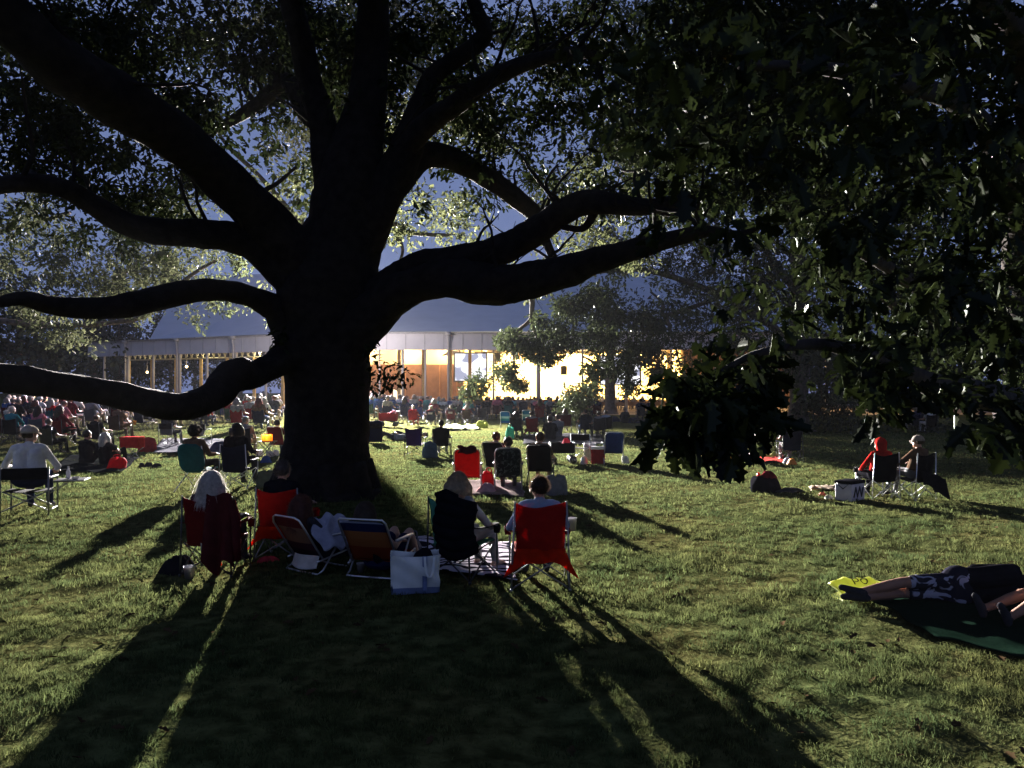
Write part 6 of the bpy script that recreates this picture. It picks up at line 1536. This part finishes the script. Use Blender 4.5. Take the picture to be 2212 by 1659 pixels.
mb = MB(); mb.tube([(-.20, -.19, .08), (-.13, -.195, .28), (-.06, -.19, .08), (.02, -.195, .28), (.10, -.19, .08), (.16, -.19, .26)], .014, 5); mb.build('zigzag_print', BLKT, t)
p = at(1895, 1074); rz = R(10)
camp_chair('black', 'black camp chair holding the person in the red hood', p, rz, frame=ALU)
hero('person in bright red hooded top seated in the left black chair of a couple', pose_quad(-.02, (-.32, -.02, .62, -.20, .20, .58)), p, rz, mats5('red', 'black'), None, None, vox=.012, hoodm=True, fat=1.05)
p = at(1972, 1076); rz = R(26)
camp_chair('black', 'black camp chair with a dark coat hanging off its right side', p, rz, frame=ALU)
hero('man in dark jacket and peaked cap looking left, right one of a couple', pose_quad(-.0, (-.34, .02, .70, -.30, .24, .66), None, (R(24), 0, 0), h=.05), p, rz, mats5('brown', 'grey'), 'ring', 'brown', 300, vox=.012, cap=cloth('cap_grey', (.25, .22, .2)), seed=9)
mb = MB(); mb.sheet(lambda a, b: (-.26+.74*a+.05*b, -.34-.05*math.sin(a*7)-.06*b, .60-.16*a-(.26+.16*a)*b+.03*math.sin(a*11)), 18, 10, th=.025)
tag(mb.build('coat', cloth('coat_black', (.008, .008, .010)), None, p, rz), 'black coat slung across the back of the couple\'s right chair', 'coat')
# ------------------------------------------------------------------ the packed crowd: every person and chair its own object
ORD = ['first', 'second', 'third', 'fourth', 'fifth', 'sixth', 'seventh', 'eighth', 'ninth', 'tenth', 'eleventh', 'twelfth', 'thirteenth', 'fourteenth', 'fifteenth', 'sixteenth', 'seventeenth', 'eighteenth', 'nineteenth', 'twentieth', 'twenty-first', 'twenty-second', 'twenty-third', 'twenty-fourth', 'twenty-fifth', 'twenty-sixth', 'twenty-seventh', 'twenty-eighth', 'twenty-ninth', 'thirtieth', 'thirty-first', 'thirty-second', 'thirty-third', 'thirty-fourth', 'thirty-fifth', 'thirty-sixth', 'thirty-seventh', 'thirty-eighth']
SHS = ['white', 'grey', 'navy', 'blue', 'cream', 'pink', 'red', 'black', 'pale_blue', 'charcoal', 'maroon', 'teal', 'brown', 'white', 'black']
HRS = ['white', 'silver', 'grey', 'brown', 'blond', 'white', 'silver', 'dark', 'auburn', 'ash']
HN = dict(white='white-haired', silver='silver-haired', grey='grey-haired', brown='brown-haired', blond='fair-haired', dark='dark-haired', auburn='red-haired', ash='ash-haired')
CCS = ['navy', 'black', 'charcoal', 'blue', 'green', 'maroon', 'red', 'grey', 'navy', 'black', 'teal']
rg = np.random.default_rng(21)
def crowd_row(u0, u1, vg, step, where, grp, pr=.92, side='left', sc=1.08):
    k = 0; y = G(u0, vg).y; x = G(u0, vg).x; x1 = G(u1, vg).x; n = 0
    xs_ = []
    while x < x1: xs_.append(x); x += step*rg.uniform(.8, 1.25)
    if side == 'right': xs_ = xs_[::-1]
    for i, x in enumerate(xs_):
        yy = y+rg.normal()*.35; p = Vector((x, yy, gzf(x, yy))); rz = face(p)*.8+rg.normal()*.14
        cc = CCS[rg.integers(len(CCS))]; sh = SHS[rg.integers(len(SHS))]; hc = HRS[rg.integers(len(HRS))]
        o_ = ORD[min(i, len(ORD)-1)]
        camp_chair(cc, '%s chair, %s from its %s end, %s' % (cc, o_, side, where), p, rz, group='chairs of '+grp, lod=1, scale=sc*.95)
        if rg.random() < pr:
            person(['quad', 'quadb', 'quadc', 'quad', 'quadd'][rg.integers(5)], ['short', 'short', 'bob', 'long', 'ring', 'cap'][rg.integers(6)], sh, ['navy', 'grey', 'tan', 'denim', 'black'][rg.integers(5)],
                   hc, p, rz, '%s person in %s, %s from the %s end, %s' % (HN[hc], sh.replace('_', ' '), o_, side, where), group='people of '+grp, scale=sc*rg.uniform(1.06, 1.18))
crowd_row(20, 180, 950, .98, 'nearest row of left crowd', 'the left crowd', .92)
crowd_row(30, 240, 939, .95, 'second row of left crowd', 'the left crowd')
crowd_row(30, 255, 929, .95, 'third row of left crowd', 'the left crowd')
crowd_row(30, 275, 921, .98, 'hindmost row of left crowd', 'the left crowd')
crowd_row(26, 150, 966, 1.0, 'row behind the man in white', 'the left crowd', .9)
crowd_row(40, 280, 914, .95, 'row under the yellow lamps', 'the left crowd')
crowd_row(800, 1050, 914, 1.0, 'second lawn row right of trunk', 'the middle lawn row', .9, sc=1.12)
crowd_row(30, 290, 909, 1.15, 'last visible row of left crowd', 'the left crowd', .8)
crowd_row(475, 612, 907, 1.0, 'row against the left wing posts', 'the crowd beside the trunk', .85)
crowd_row(512, 606, 946, .98, 'nearest row just left of trunk', 'the crowd beside the trunk')
crowd_row(500, 610, 933, .92, 'second row just left of trunk', 'the crowd beside the trunk')
crowd_row(480, 612, 922, .92, 'third row just left of trunk', 'the crowd beside the trunk')
crowd_row(470, 612, 913, .95, 'hindmost row just left of trunk', 'the crowd beside the trunk')
crowd_row(270, 470, 935, 1.25, 'nearer row below lowest limb', 'the rows below the limb', .85)
crowd_row(262, 480, 925, 1.1, 'middle row below lowest limb', 'the rows below the limb', .9)
crowd_row(265, 475, 916, 1.1, 'hindmost row below lowest limb', 'the rows below the limb', .9)
crowd_row(1050, 1310, 906, 1.0, 'rear lawn row before the stage', 'the rear lawn row', .9, sc=1.2)
crowd_row(800, 1060, 905, .95, 'hindmost lawn row right of trunk', 'the rear lawn row', .95, sc=1.2)
# rows of seats inside the hall
SEATM = surf('bench_wood', (.10, .06, .04), rough=.6, var=.25, scale=3)
for r_, (y, u0, u1) in enumerate(((76, 790, 1290), (79.2, 795, 1480), (82.5, 800, 1500))):
    a = (u0-CX)/F*y; b = (u1-CX)/F*y
    t = thing('bench', ['long dark wooden bench at the open edge of the hall', 'second long wooden bench inside the hall', 'third long wooden bench inside the hall'][r_], 'bench', ((a+b)/2, y, .02), 0, 'benches in the hall')
    mb = MB(); mb.box((0, 0, .46), (b-a+1, .42, .05)); mb.build('seat', SEATM, t, smooth=False)
    mb = MB(); mb.box((0, -.25, .72), (b-a+1, .04, .36)); mb.build('backrest', SEATM, t, smooth=False)
    for k in range(int((b-a)/2)+1):
        mb = MB(); mb.box((a-(a+b)/2+k*2, -.04, .22), (.06, .40, .43)); mb.build('leg', SEATM, t, smooth=False)
    x = a; i = 0
    while x < b:
        sh = ['black', 'charcoal', 'navy', 'grey', 'maroon', 'brown', 'white'][rg.integers(7)]; hc = HRS[rg.integers(len(HRS))]
        if rg.random() < .9:
            person(['quad', 'quadb', 'quadd'][rg.integers(3)], ['short', 'bob', 'short', 'ring', 'long'][rg.integers(5)], sh, 'charcoal', hc, Vector((x, y, .05+rg.uniform(0, .12))), face((x, y))*.6+rg.normal()*.1,
                   '%s person in %s, %s from left on the %s hall bench' % (HN[hc], sh, ORD[min(i, 37)], ['edge', 'second', 'third'][r_]), group='audience on the hall benches', scale=rg.uniform(1.0, 1.15))
        i += 1; x += rg.uniform(.75, 1.15)
